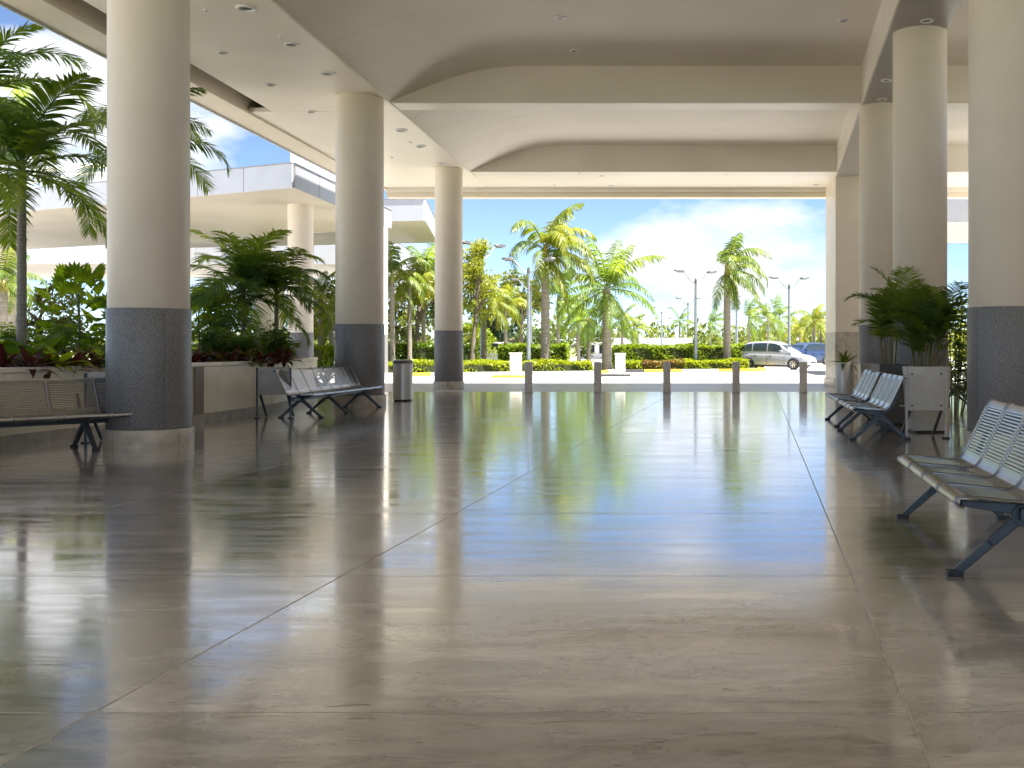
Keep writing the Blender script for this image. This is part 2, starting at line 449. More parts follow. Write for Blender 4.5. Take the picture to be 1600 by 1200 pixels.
floor = struct('floor', MB().prism([(-12.4, -6), (15, -6), (15, 29.52), (-12.4, 29.52)], -0.018, -0.0016), 'grout')
SKEW, SX, SY = 0.079, 2.785, 2.15
slab_gap = 0.004
def slab_mesh():
    h = slab_gap
    w, d = SX, SY
    b = 0.0012
    bot = [(h, h), (w - h, h), (w - h + SKEW * d, d - h), (h + SKEW * d, d - h)]
    mid = bot
    top = [(h + b, h + b), (w - h - b, h + b), (w - h - b + SKEW * d, d - h - b), (h + b + SKEW * d, d - h - b)]
    vs = [(x, y, -0.006) for x, y in bot] + [(x, y, -0.0006) for x, y in mid] + [(x, y, 0.0) for x, y in top]
    fs = [(8, 9, 10, 11)]
    for i in range(4):
        j = (i + 1) % 4
        fs += [(i, j, 4 + j, 4 + i), (4 + i, 4 + j, 8 + j, 8 + i)]
    return MB().add(vs, fs).mesh('slab', 'floor')
SLAB = slab_mesh()
y_first = 3.61 - 4 * SY
for j in range(16):
    y0 = y_first + j * SY
    if y0 + SY > 29.6: break
    for i in range(-4, 5):
        x0 = 0.52 + SKEW * y0 + i * SX
        place('slab', SLAB, floor, (x0, y0, 0))

# ------------------------------------------------------------------ the hall: roof, ceiling, soffits, beams
ZS = 6.6                     # soffit level
struct('roof', MB().box(-10.35, 14.0, -9.0, 35.95, 7.95, 8.35), 'fascia_grey')
prof = [(-6.2, 6.615), (-5.75, 6.80), (-5.3, 6.98), (-4.85, 7.14), (-4.4, 7.27), (-3.9, 7.36), (-3.3, 7.40), (13.8, 7.40)]
m = MB()
ys = [-8.9, 32.25]
n = len(prof)
m.add([(x, y, z) for y in ys for x, z in prof] + [(x, y, z + 0.1) for y in ys for x, z in prof],
      [(k, k + 1, n + k + 1, n + k) for k in range(n - 1)] + [(2 * n + k, 3 * n + k, 3 * n + k + 1, 2 * n + k + 1) for k in range(n - 1)])
ceiling = struct('ceiling', m, 'ceil', smooth=30)
# panel seams lying across the curved cove
for k in range(9):
    y = 6.6 + k * 3.05
    if abs(y - 23.4) < 0.6 or abs(y - 14.3) < 0.6: continue
    mm = MB()
    pts = prof[:6]
    vs = []
    for x, z in pts:
        vs += [(x, y, z - 0.003), (x, y + 0.014, z - 0.003), (x, y, z + 0.01), (x, y + 0.014, z + 0.01)]
    fs = []
    for q in range(len(pts) - 1):
        a, b2 = q * 4, q * 4 + 4
        fs += [(a, a + 1, b2 + 1, b2), (a + 1, a + 3, b2 + 3, b2 + 1), (a + 2, a, b2, b2 + 2)]
    mm.add(vs, fs); mm.build('seam', 'ceil', ceiling)

# left soffit, in panels, with the slot towards the outer edge beam
sof = struct('soffit', MB().box(-9.11, -6.2, -8.9, 24.0, ZS, ZS + 0.12), 'soffit')
MB().add([(-9.11, 24.02, ZS), (-6.2, 24.02, ZS), (-6.2, 35.6, ZS), (-9.66, 35.6, ZS), (-9.66, 24.06, ZS),
          (-9.11, 24.02, ZS + .1), (-6.2, 24.02, ZS + .1), (-6.2, 35.6, ZS + .1), (-9.66, 35.6, ZS + .1), (-9.66, 24.06, ZS + .1)],
         [(4, 3, 2, 1, 0), (0, 1, 6, 5), (5, 6, 7, 8, 9), (2, 3, 8, 7), (3, 4, 9, 8), (4, 0, 5, 9), (1, 2, 7, 6)]).build('soffit_panel', 'soffit', sof)
MB().box(-6.24, -6.2, -8.9, 32.2, ZS - 0.012, ZS).build('edge_trim', 'beamside', sof)
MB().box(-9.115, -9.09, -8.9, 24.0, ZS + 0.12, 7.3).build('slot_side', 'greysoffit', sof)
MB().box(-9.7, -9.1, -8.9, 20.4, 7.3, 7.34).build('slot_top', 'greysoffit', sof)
eb = struct('edge_beam', MB().box(-10.4, -9.68, -8.9, 35.96, ZS - 0.02, ZS + 0.75), 'beam')
MB().box(-10.43, -10.4, -9.0, 36.0, ZS - 0.06, ZS + 3.2).build('fascia_and_shade_parapet', 'fascia', eb)  # carried up past the roof, unseen, to shade the neighbouring canopy's fascia
MB().box(-9.70, -9.66, -8.9, 35.5, ZS - 0.045, ZS + 0.02).build('edge_trim', 'beam', eb)
# far outer soffit and the drop fascia at the end of the roof
osf = struct('end_soffit', MB().box(-6.19, 13.9, 32.95, 35.55, ZS, ZS + 0.1), 'soffit')
MB().box(-9.66, 13.95, 35.56, 35.98, ZS - 0.31, ZS + 1.3).build('end_fascia', 'beam', osf)
MB().box(-9.66, 13.95, 35.50, 35.555, ZS - 0.15, ZS + 0.02).build('fascia_trim', 'beamside', osf)

# transverse beams
def cross_beam(y0, depth):
    b = MB()
    xl, xr = -6.18, 13.85
    pts = [(x, z + 0.05) for x, z in prof]
    poly = [(xl, ZS + 0.002)] + [(xr, ZS + 0.002), (xr, 7.45)] + [(x, z) for x, z in reversed(pts[:-1])]
    nn = len(poly)
    b.add([(x, y0, z) for x, z in poly] + [(x, y0 + depth, z) for x, z in poly],
          [tuple(range(nn)), tuple(range(2 * nn - 1, nn - 1, -1))] + [(i, nn + i, nn + (i + 1) % nn, (i + 1) % nn) for i in range(nn)])
    o = struct('cross_beam', b, 'ceil')
    MB().box(-6.16, xr, y0 + 0.02, y0 + depth - 0.02, ZS - 0.012, ZS).build('beam_underside', 'beamside', o)  # underside painted paler to stand for the light it catches
    return o
for y0, d in ((4.6, 0.72), (13.9, 0.72), (23.1, 0.72), (32.2, 0.72)):
    cross_beam(y0, d)

# long skewed beam over the right-hand columns
def rbx(y): return 3.47 + 0.0956 * (y - 16.3)
m = MB()
vs = []
for y in (-8.5, 32.95):
    x = rbx(y)
    vs += [(x, y, ZS - 0.02), (x + 1.0, y, ZS - 0.02), (x + 1.0, y, 7.42), (x, y, 7.42)]
m.add(vs, [(0, 1, 2, 3), (7, 6, 5, 4), (0, 4, 5, 1), (1, 5, 6, 2), (2, 6, 7, 3), (3, 7, 4, 0)])
lb = struct('long_beam', m, 'beamside')
m = MB()
vs = []
for y in (-8.5, 32.9):
    x = rbx(y)
    vs += [(x + 0.03, y, ZS - 0.035), (x + 0.97, y, ZS - 0.035), (x + 0.97, y, ZS - 0.021), (x + 0.03, y, ZS - 0.021)]
m.add(vs, [(0, 1, 2, 3), (7, 6, 5, 4), (0, 4, 5, 1), (1, 5, 6, 2), (2, 6, 7, 3), (3, 7, 4, 0)])
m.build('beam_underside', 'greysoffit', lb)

# the square pier at the far end of the right row (a short wall seen end on)
def pier():
    t = empty('pier', (0, 0, 0))
    tag(t, 'square cream pier with grey lower part beside the far right column', 'pier')
    def sh(z0, z1, e):
        return MB().prism([(5.07 - e, 33.0 - e), (6.0 + e, 33.0 - e), (6.1 + e, 35.5 + e), (5.12 - e, 35.5 + e)], z0, z1)
    sh(1.72, ZS + 0.05, 0).build('shaft', 'cream', t)
    sh(0.22, 1.717, 0.012).build('lower_cladding', 'plinth', t)
    sh(-0.022, 0.217, 0.05).build('plinth', 'plinth', t)
pier()

# the terminal building inferred at right, out of view, added to darken that side
tw = struct('terminal_wall', MB().box(11.2, 11.5, -9.0, 31.5, -0.02, 4.7), 'wallbrown')
for k in range(12):
    y = -8.2 + k * 3.3
    MB().box(11.16, 11.198, y, y + 2.6, 0.25, 2.9).build('glazing', 'carglass', tw)
    MB().box(11.12, 11.158, y - 0.12, y - 0.04, 0.0, 3.1).build('mullion', 'steel_dark', tw)

# ------------------------------------------------------------------ columns
def column(x, y, r, label, ztop=ZS, cat='column', group='round columns carrying the hall roof', zg=1.735, phase=0.3):
    t = empty('column', (x, y, 0))
    tag(t, label, cat, group)
    MB().lathe([(r - 0.015, zg - 0.02), (r - 0.004, zg), (r - 0.004, ztop - 0.03), (r - 0.02, ztop - 0.02), (r - 0.02, ztop + 0.02)], 64).build('shaft', 'cream', t, 40)
    for k in range(4):                       # curved granite panels with open joints
        a0 = phase + k * PI / 2 + 0.004; a1 = phase + (k + 1) * PI / 2 - 0.004
        b = MB().lathe([(r - 0.03, 0.22), (r + 0.010, 0.22), (r + 0.012, 0.224), (r + 0.012, zg - 0.006), (r + 0.010, zg - 0.001), (r - 0.03, zg - 0.001)], 16, a0=a0, a1=a1)
        b.build('cladding_panel', 'granite', t, 35)
        b = MB().lathe([(r - 0.03, -0.02), (r + 0.045, -0.02), (r + 0.045, 0.205), (r + 0.037, 0.217), (r - 0.03, 0.217)], 16, a0=a0 + 0.35, a1=a1 + 0.35)
        b.build('plinth_block', 'plinth', t, 35)
    MB().lathe([(r - 0.028, -0.02), (r - 0.028, zg)], 40).build('joint_backing', 'blackplastic', t, 40)
    return t

column(-6.70, 13.5, 0.482, 'thick cream column with grey granite base standing nearest on the planter side', phase=2.38)
column(-6.74, 22.7, 0.505, 'cream column with grey base behind the long row of steel seats', phase=2.8)
column(-6.74, 31.7, 0.415, 'slimmer cream column with grey base beyond the steel litter bin', phase=4.5)
column(4.12, 13.0, 0.475, 'cream column with grey granite base cut by the edge of the picture', phase=3.6)
column(4.18, 17.9, 0.455, 'cream column rising behind the potted palm clumps')
column(4.58, 23.4, 0.455, 'cream column between the square pier and the potted palms')

# ------------------------------------------------------------------ downlights
ring = MB().lathe([(0.118, 0.002), (0.120, -0.018), (0.096, -0.024), (0.084, -0.016), (0.080, -0.004)], 24).mesh('rim', 'whitemetal', 40)
can = MB().lathe([(0.084, -0.006), (0.05, -0.010), (0.001, -0.012)], 20).mesh('lamp_glass', 'steel_dark', 40)
DL = [(384, 12, ZS, 1.25), (348, 82, ZS, 0.8), (456, 69, ZS, 1.1), (512, 114, ZS, 1.2), (423, 132, ZS, 0.9), (487, 174, ZS, 1.0),
      (627, 203, ZS, 1.3), (657, 228, ZS, 1.3), (690, 255, ZS, 1.1), (876, 27, 7.4, 0.9), (898, 79, 7.4, 0.9), (1318, 32, 7.4, 0.9),
      (1448, 32, ZS - 0.035, 0.9), (1385, 125, ZS - 0.035, 0.9), (1378, 155, ZS - 0.035, 0.9), (940, 274, ZS, 0.9), (954, 290, ZS, 0.9), (1275, 288, ZS, 0.9), (748, 293, ZS, 0.9)]
where = {0: 'nearest on the planter-side soffit', 1: 'beside the slot of the soffit, near column one', 2: 'pale faced in the middle of the planter-side soffit', 3: 'near the second planter-side column',
         4: 'small, outer row of the soffit before the white slot gap', 5: 'just left of the second planter-side column top', 6: 'just right of the second planter-side column top', 7: 'between the second and third planter-side columns',
         8: 'by the top of the third planter-side column', 9: 'highest on the main ceiling', 10: 'lower of two on the main ceiling', 11: 'on the main ceiling by the long beam',
         12: 'on the grey beam underside above the palm column', 13: 'on the grey beam underside, mid length', 14: 'on the grey beam underside over the farther column', 15: 'on the end soffit, upper of a pair', 16: 'on the end soffit, lower of a pair',
         17: 'on the end soffit near the square pier', 18: 'on the end soffit near the slim column'}
for i, (px, py, z, s_) in enumerate(DL):
    D = (z - CAMH) * FPX / (VY - py)
    t = empty('downlight', (gx(px, D), D, z))
    tag(t, 'round recessed downlight ' + where[i], 'downlight', 'ceiling downlights')
    place('rim', ring, t, scale=s_); place('lamp_glass', can, t, scale=s_)

# small smoke detectors scattered over the soffits
det = MB().lathe([(0.065, 0.002), (0.065, -0.022), (0.045, -0.045), (0.001, -0.05)], 18).mesh('housing', 'whitemetal', 40)
dling = MB().lathe([(0.012, -0.046), (0.012, -0.062), (0.001, -0.064)], 10).mesh('sensor', 'steel_dark', 40)
for i, (px, py, z, lab) in enumerate(((438, 57, ZS, 'in the middle of the planter-side soffit'), (322, 15, ZS, 'nearest, on the planter-side soffit'), (641, 222, ZS, 'between two soffit downlights past the second column'),
                                      (612, 246, ZS, 'just right of the second planter-side column'), (905, 270, ZS, 'on the end soffit under the cross beam'), (1135, 272, ZS, 'on the end soffit right of centre'), (866, 288, ZS, 'on the end soffit left of centre'))):
    D = (z - CAMH) * FPX / (VY - py)
    t = empty('smoke_detector', (gx(px, D), D, z)); tag(t, 'tiny white smoke detector ' + lab, 'smoke detector', 'smoke detectors')
    place('housing', det, t, scale=0.6); place('sensor', dling, t, scale=0.6)

# ------------------------------------------------------------------ the planter on the left
PL = [(-9.35, 8.6), (-8.38, 13.14), (-7.85, 17.05), (-7.75, 19.45), (-7.93, 21.7), (-8.25, 24.2), (-9.05, 26.8)]
PH = 0.99
pt = empty('planter', (0, 0, 0))
tag(pt, 'long cream stone planter wall filled with tropical plants', 'planter')
MB().prism([(x - 0.10, y) for x, y in PL] + [(-13.6, 26.8), (-13.6, 8.6)], -0.02, 0.93).build('soil_bed', 'soil', pt)
for (ax, ay), (bx, by) in zip(PL[:-1], PL[1:]):
    A, B = Vector((ax, ay, 0)), Vector((bx, by, 0))
    L = (B - A).length; k = max(1, round(L / 1.25)); d = (B - A) / L
    nrm = Vector((d.y, -d.x, 0))
    for q in range(k):
        p0 = A + d * (L * q / k + 0.006); p1 = A + d * (L * (q + 1) / k - 0.006)
        b = MB(); b.bar(p0 + Vector((0, 0, 0.53)) - nrm * 0.03, p1 + Vector((0, 0, 0.53)) - nrm * 0.03, 0.06, 0.78)
        b.build('wall_panel', 'planter', pt, bevel=0.004)
        b = MB(); b.bar(p0 + Vector((0, 0, 0.065)) - nrm * 0.018, p1 + Vector((0, 0, 0.065)) - nrm * 0.018, 0.075, 0.15)
        b.build('skirting_stone', 'skirt', pt, bevel=0.004)
        b = MB(); b.bar(p0 + Vector((0, 0, 0.957)) - nrm * 0.05, p1 + Vector((0, 0, 0.957)) - nrm * 0.05, 0.16, 0.066)
        b.build('coping_stone', 'planter', pt, bevel=0.006)
# dark strip standing in for the shaded recess between two wall lengths and its return
b = MB(); b.box(-7.835, -7.80, 17.25, 17.55, 0.14, 0.92); b.build('recess_shade_strip', 'recess_shade', pt)
MB().box(-13.6, -9.06, 26.8, 26.88, -0.02, 0.99).build('end_wall', 'planter', pt)

# ------------------------------------------------------------------ benches
def seat_profile():
    """side outline of one steel seat, x back from the front edge, z up"""
    return dict(roll=[(0.035, 0.385), (0.006, 0.392), (-0.012, 0.412), (-0.006, 0.434), (0.018, 0.445), (0.055, 0.445)],
                seat=((0.055, 0.445), (0.37, 0.418)),
                bend=[(0.37, 0.418), (0.41, 0.418), (0.445, 0.432), (0.470, 0.462), (0.486, 0.498)],
                back=((0.486, 0.498), (0.635, 0.810)),
                top=[(0.635, 0.810), (0.652, 0.845), (0.668, 0.858), (0.688, 0.858), (0.700, 0.842), (0.700, 0.820)])

def strip(b, pts, w, th=0.004):
    vs, fs = [], []
    nn = len(pts)
    for i, (x, z) in enumerate(pts):
        a = Vector(pts[max(0, i - 1)]); c = Vector(pts[min(nn - 1, i + 1)]); d = (c - a).normalized(); nx, nz = -d.y, d.x
        vs += [(x, -w / 2, z), (x, w / 2, z), (x - nx * th, -w / 2, z - nz * th), (x - nx * th, w / 2, z - nz * th)]
    for i in range(nn - 1):
        a, c = 4 * i, 4 * i + 4
        fs += [(a, a + 1, c + 1, c), (a + 2, c + 2, c + 3, a + 3), (a, c, c + 2, a + 2), (a + 1, a + 3, c + 3, c + 1)]
    fs += [(0, 2, 3, 1), (4 * nn - 4, 4 * nn - 3, 4 * nn - 1, 4 * nn - 2)]
    b.add(vs, fs)

def slotted(b, p, q, w, nb):
    P, Q = Vector(p), Vector(q)
    d = (Q - P)
    for k in range(nb):
        a = P + d * ((k + 0.24) / nb); c = P + d * ((k + 0.76) / nb)
        strip(b, [tuple(a), tuple(c)], w - 0.03, 0.006)
    for s_ in (-1, 1):
        y = s_ * (w / 2 - 0.011)
        b.bar((p[0], y, p[1] + 0.001), (q[0], y, q[1] + 0.001), 0.022, 0.011)

_seat_cache = {}
def seat_meshes(mt, w=0.535):
    if mt in _seat_cache: return _seat_cache[mt]
    pr = seat_profile()
    s1 = MB(); strip(s1, pr['roll'], w); slotted(s1, *pr['seat'], w, 13); strip(s1, pr['bend'][:3], w)
    s2 = MB(); strip(s2, pr['bend'][2:], w); slotted(s2, *pr['back'], w, 15); strip(s2, pr['top'], w)
    out = (s1.mesh('seat', mt, 35), s2.mesh('backrest', mt, 35))
    for s_ in (-1, 1): pass
    rim = MB()
    line = pr['roll'] + [pr['seat'][1]] + pr['bend'] + [pr['back'][1]] + pr['top']
    rim.tube([(x, 0, z) for x, z in line], 0.0085, 6)
    _seat_cache[mt] = out + (rim.mesh('edge_rod', mt, 60),)
    return _seat_cache[mt]

def leg_meshes():
    hub = (0.37, 0.335)
    def lg(fx):
        b = MB()
        p0 = Vector((hub[0], 0, hub[1])); p1 = Vector((fx, 0, 0.022))
        d = (p1 - p0)
        b.bar(p0 - d * 0.10, p0 + d * 0.5, 0.062, 0.058, up=(0, 1, 0), w2=0.052, h2=0.05)
        b.bar(p0 + d * 0.5, p1, 0.052, 0.05, up=(0, 1, 0), w2=0.044, h2=0.046)
        s_ = 1 if fx > hub[0] else -1
        return b.mesh('leg', 'legmetal')
    def ft(fx):
        s_ = -1 if fx < hub[0] else 1
        b = MB()
        x0, x1 = sorted((fx - s_ * 0.035, fx + s_ * 0.055))
        b.prism([(x0, -0.035), (x1 - 0.012, -0.035), (x1, -0.022), (x1, 0.022), (x1 - 0.012, 0.035), (x0, 0.035)], 0.0, 0.028)
        return b.mesh('foot', 'footpad')
    br = MB()   # bracket that carries the seat: arm to the front, arm up the back
    br.bar((hub[0] + 0.06, 0, hub[1] + 0.02), (0.04, 0, 0.398), 0.075, 0.045, up=(0, 1, 0), w2=0.03, h2=0.04)
    br.bar((hub[0] - 0.02, 0, hub[1] + 0.02), (0.53, 0, 0.445), 0.06, 0.045, up=(0, 1, 0), w2=0.04, h2=0.04)
    br.bar((0.53, 0, 0.445), (0.628, 0, 0.67), 0.04, 0.04, up=(0, 1, 0), w2=0.02, h2=0.03)
    br.lathe([(0.001, -0.032), (0.062, -0.032), (0.062, 0.032), (0.001, 0.032)], 18)
    # the lathe is upright: lay the hub disc over
    vs = br.v
    for i in range(len(vs) - 18 * 4, len(vs)):
        x, y, z = vs[i]; vs[i] = (x + hub[0], z, y + hub[1])
    return lg(-0.0 + 0.02), lg(0.72), ft(0.02), ft(0.72), br.mesh('bracket', 'legmetal', 40)
LEGS = leg_meshes()
for me_ in LEGS[:2] + (LEGS[4],):
    pass

def bench(loc, rz, n, label, cat='bench', frames=None, mt='steel', w=0.545, group='steel seating rows'):
    t = empty('bench', loc, rz)
    tag(t, label, cat, group)
    s1, s2, rim = seat_meshes(mt)
    L = n * w
    for k in range(n):
        y = -L / 2 + (k + 0.5) * w
        st = place('seat', s1, t, (0, y, 0))
        place('backrest', s2, t, (0, y, 0))
    for k in range(n + 1):
        place('edge_rod', rim, t, (0, -L / 2 + k * w, 0.002))
    MB().bar((0.37, -L / 2 + 0.04, 0.345), (0.37, L / 2 - 0.04, 0.345), 0.05, 0.07).build('beam', 'legmetal', t, bevel=0.006)
    for y in (frames or (-L / 2 + 0.12, L / 2 - 0.12)):
        for i in (0, 1):
            lg = place('leg', LEGS[i], t, (0, y, 0)); add_bevel(lg, 0.008)
            f = place('foot', LEGS[2 + i], lg); add_bevel(f, 0.004)
        add_bevel(place('bracket', LEGS[4], t, (0, y, 0)), 0.005)
    return t

bench((1.60, 6.75, 0), math.radians(-4), 4, 'slotted steel four-seat bench on blue-grey legs standing nearest the camera')
bench((2.44, 14.95, 0), math.radians(-3), 4, 'steel bench in front of the white rusty panel, facing the open hall', w=0.46)
bench((2.60, 17.35, 0), math.radians(-3), 4, 'farther steel bench before the dark planter box, partly hidden by the next bench', w=0.46)
bench((-6.12, 20.05, 0), PI + math.radians(-2), 7, 'long row of seven steel seats before the planter and second column', frames=(-1.75, 0.2, 1.5))
bench((-7.18, 12.45, 0), PI - math.radians(42), 4, 'steel bench by the planter touching the nearest granite-clad column', frames=(-0.35, 0.85, -0.95))
bench((6.25, 22.0, 0), math.radians(160), 2, 'dark steel bench glimpsed between the palm column and the cut-off column', mt='steel_dark')

# benches turned away: a flat back plate on two posts with a seat behind it
def back_bench(loc, rz, label, mt, w=0.5, z0=0.38, z1=0.98):
    t = empty('single_seat', loc, rz)
    tag(t, label, 'seat', 'single seats turned away')
    MB().box(-w / 2, w / 2, -0.012, 0.012, z0, z1).build('back_plate', mt, t, bevel=0.006)
    for sx in (-1, 1):
        MB().bar((sx * (w / 2 + 0.022), 0.0, 0.02), (sx * (w / 2 + 0.022), 0.0, z1 - 0.01), 0.032, 0.032).build('post', 'legmetal' if mt != 'rustwhite' else 'rustwhite', t, bevel=0.006)
        MB().box(sx * (w / 2 + 0.022) - 0.04, sx * (w / 2 + 0.022) + 0.04, -0.05, 0.05, 0, 0.02).build('foot', 'footpad', t)
        MB().bar((sx * (w / 2 - 0.03), 0.03, 0.40), (sx * (w / 2 - 0.03), 0.44, 0.02), 0.035, 0.035).build('leg', 'legmetal', t)
        for z in (z0 + 0.07, z1 - 0.10):
            MB().lathe([(0.0005, 0.014), (0.012, 0.014), (0.014, 0.0), (0.012, -0.003)], 10).build('bolt', 'legmetal', t, loc=(sx * (w / 2 - 0.05), -0.012, z), rot=(PI / 2, 0, 0))
    MB().box(-w / 2, w / 2, 0.03, 0.46, 0.415, 0.435).build('seat_plate', mt, t, bevel=0.006)
    return t
back_bench((3.45, 14.4, 0), 0.05, 'white rust-spotted seat back on posts, before the potted palm', 'rustwhite')
back_bench((-6.98, 18.45, 0), 0.12, 'brown-grey seat back plate at the end of the seven-seat row', 'bronze', 0.52, 0.42, 0.90)
back_bench((-7.33, 13.75, 0), 0.18, 'brown-grey seat back plate between the near bench and column', 'bronze', 0.55, 0.42, 0.92)

# ------------------------------------------------------------------ bins, pots, bollards
def litter_bin(x, y):
    t = empty('litter_bin', (x, y, 0)); tag(t, 'brushed steel round litter bin beside the slim column', 'litter bin')
    r = 0.225
    MB().lathe([(0.001, 0.03), (r - 0.012, 0.03), (r, 0.04), (r, 0.86), (r - 0.006, 0.866)], 40).build('body', 'binsteel', t, 40)
    MB().lathe([(r - 0.02, 0.0), (r - 0.02, 0.032)], 32).build('base_ring', 'blackplastic', t, 40)
    MB().lathe([(r - 0.006, 0.866), (r + 0.008, 0.87), (r + 0.008, 0.905), (r - 0.02, 0.94), (0.12, 0.955), (0.115, 0.90)], 40).build('lid', 'steel_dark', t, 40)
    MB().box(-r - 0.015, -r + 0.03, -0.05, 0.05, 0.72, 0.80).build('handle', 'blackplastic', t, bevel=0.01)
    MB().tube([(0.14, 0.05, 0.93), (0.15, 0.05, 1.04)], [0.012, 0.008], 8).build('lid_stay', 'steel_dark', t)
litter_bin(gx(626, 24.3), 24.5)

def pot_cyl(x, y, r, h):
    t = empty('steel_pot', (x, y, 0)); tag(t, 'tall cylindrical steel pot beside the square pier', 'pot')
    MB().lathe([(0.001, 0.0), (r - 0.01, 0.0), (r, 0.012), (r, h - 0.012), (r - 0.008, h), (r - 0.03, h), (r - 0.03, h - 0.06)], 40).build('body', 'binsteel', t, 40)
    MB().lathe([(r - 0.025, h - 0.05), (0.001, h - 0.04)], 24).build('soil_fill', 'soil', t)
pot_cyl(gx(1319, 22.2), 22.2, 0.19, 0.93)
def pot_box(x, y, w, h, mt, label, rz):
    t = empty('planter_box', (x, y, 0), rz); tag(t, label, 'planter box', 'square palm boxes')
    m_ = MB()
    a, c = w / 2, w / 2 - 0.03
    b0 = a * 0.86
    vs = [(-b0, -b0, 0.03), (b0, -b0, 0.03), (b0, b0, 0.03), (-b0, b0, 0.03), (-a, -a, h), (a, -a, h), (a, a, h), (-a, a, h),
          (-c, -c, h), (c, -c, h), (c, c, h), (-c, c, h), (-c, -c, h - .07), (c, -c, h - .07), (c, c, h - .07), (-c, c, h - .07)]
    fs = [(3, 2, 1, 0)]
    for o in (0, 4, 8):
        fs += [(o + i, o + (i + 1) % 4, o + 4 + (i + 1) % 4, o + 4 + i) for i in range(4)]
    m_.add(vs, fs).build('body', mt, t, bevel=0.006)
    MB().box(-b0 + .03, b0 - .03, -b0 + .03, b0 - .03, 0, 0.03).build('base', 'blackplastic', t)
    MB().box(-c + .002, c - .002, -c + .002, c - .002, h - 0.12, h - 0.055).build('soil_fill', 'soil', t)
pot_box(gx(1386, 17.2), 17.0, 0.48, 0.98, 'darkbox', 'dark grey square planter box behind the middle steel benches', 0.1)
pot_box(gx(1447, 15.6), 15.6, 0.56, 0.96, 'palebox', 'pale square planter box behind the white rusty seat back', 0.05)
pot_box(gx(1343, 23.0) + 0.05, 22.4, 0.34, 0.90, 'bronze', 'narrow brown planter box touching the steel pot', 0.05)

def bollard_mesh():
    w, d = 0.105, 0.10
    pr = []
    for k in range(20):
        a = 2 * PI * k / 20
        cx, sx = math.cos(a), math.sin(a)
        pr.append((math.copysign(abs(cx) ** 0.45, cx) * w, math.copysign(abs(sx) ** 0.45, sx) * d))
    b = MB()
    lv = [(0.0, 1.0), (0.78, 1.0), (0.815, 0.985), (0.835, 0.93), (0.842, 0.8)]
    vs, fs = [], []
    for z, s_ in lv: vs += [(x * s_, y * s_, z) for x, y in pr]
    nn = 20
    for i in range(len(lv) - 1):
        fs += [(i * nn + k, i * nn + (k + 1) % nn, (i + 1) * nn + (k + 1) % nn, (i + 1) * nn + k) for k in range(nn)]
    fs.append(tuple((len(lv) - 1) * nn + k for k in range(nn)))
    return b.add(vs, fs).mesh('body', 'bollard', 30)
BOL = bollard_mesh()
BOLC = MB().lathe([(0.15, 0.0), (0.15, 0.006), (0.10, 0.010)], 24).mesh('base_plate', 'steel_dark', 40)
for i, px in enumerate((826, 934, 1042, 1150, 1255)):
    t = empty('bollard', (gx(px, 28.7), 28.7, 0.0))
    tag(t, ['grey stone bollard in line with the nearest double street lamp', 'grey stone bollard next right of the one before the lamp pole',
            'middle one of five grey stone bollards', 'grey stone bollard before the lone leaning-crowned palm', 'grey stone bollard in front of the white car bonnet'][i], 'bollard', 'bollards along the floor edge')
    place('body', BOL, t); place('base_plate', BOLC, t)

# ------------------------------------------------------------------ plant builders
def ribbon(b, base, direc, length, width, wdir, hang, segs=3):
    """a narrow leaf that starts along direc and bends down"""
    p = Vector(base); d = Vector(direc).normalized()
    vs, fs = [], []
    st = length / segs
    for i in range(segs + 1):
        t = i / segs
        ww = width * (0.55 + 0.9 * t if t < 0.4 else 0.95 * (1 - ((t - 0.4) / 0.6) ** 1.6)) * 0.5
        if i == segs:
            vs.append(p.copy())
        else:
            vs += [p - wdir * ww, p + wdir * ww]
        d = (d + Vector((0, 0, -hang / segs))).normalized()
        p = p + d * st
    for i in range(segs - 1):
        fs.append((2 * i, 2 * i + 1, 2 * i + 3, 2 * i + 2))
    k = 2 * (segs - 1)
    fs.append((k, k + 1, k + 2))
    b.add(vs, fs)


def frond_mesh(L, elev, droop, leafL, n, leafW, hang, seed, m, fwd=0.55, segs=3, bare=0.12, vee=0.25, rr=0.018):
    r = random.Random(seed)
    pts, tans = [], []
    p = Vector((0, 0, 0)); K = 16
    sway = r.uniform(-0.25, 0.25)
    for i in range(K + 1):
        t = i / K
        a = math.radians(elev - droop * t ** 1.35)
        d = Vector((math.cos(a), sway * t * t, math.sin(a))).normalized()
        pts.append(p.copy()); tans.append(d); p = p + d * (L / K)
    b = MB()
    b.tube(pts, [rr * (1.0 - 0.85 * i / K) for i in range(K + 1)], 5, cap=False)
    for i in range(n):
        t = bare + (1 - bare) * (i + 0.5) / n
        f = t * K; k = min(int(f), K - 1); u = f - k
        c = pts[k].lerp(pts[k + 1], u); T = tans[k].lerp(tans[k + 1], u).normalized()
        side = Vector((0, 1, 0)); side = (side - T * side.dot(T)).normalized(); up = T.cross(side) * -1
        if up.z < 0 and abs(T.z) < 0.95: up = -up
        ll = leafL * (0.38 + 0.62 * math.sin(PI * min(1, t * 0.78 + 0.16))) * (1.0 if t < 0.86 else 1.0 - (t - 0.86) * 2.6)
        for s_ in (-1, 1):
            dr = side * s_ + T * (fwd + 0.65 * t * t) + up * (vee + r.uniform(-0.18, 0.22))
            wd = (T * 0.9 + up * 0.35 * s_ * r.uniform(-1, 1)).normalized()
            ribbon(b, c, dr, ll * r.uniform(0.82, 1.08), leafW, wd, hang * r.uniform(0.6, 1.4), segs)
    return b.mesh('frond', m)


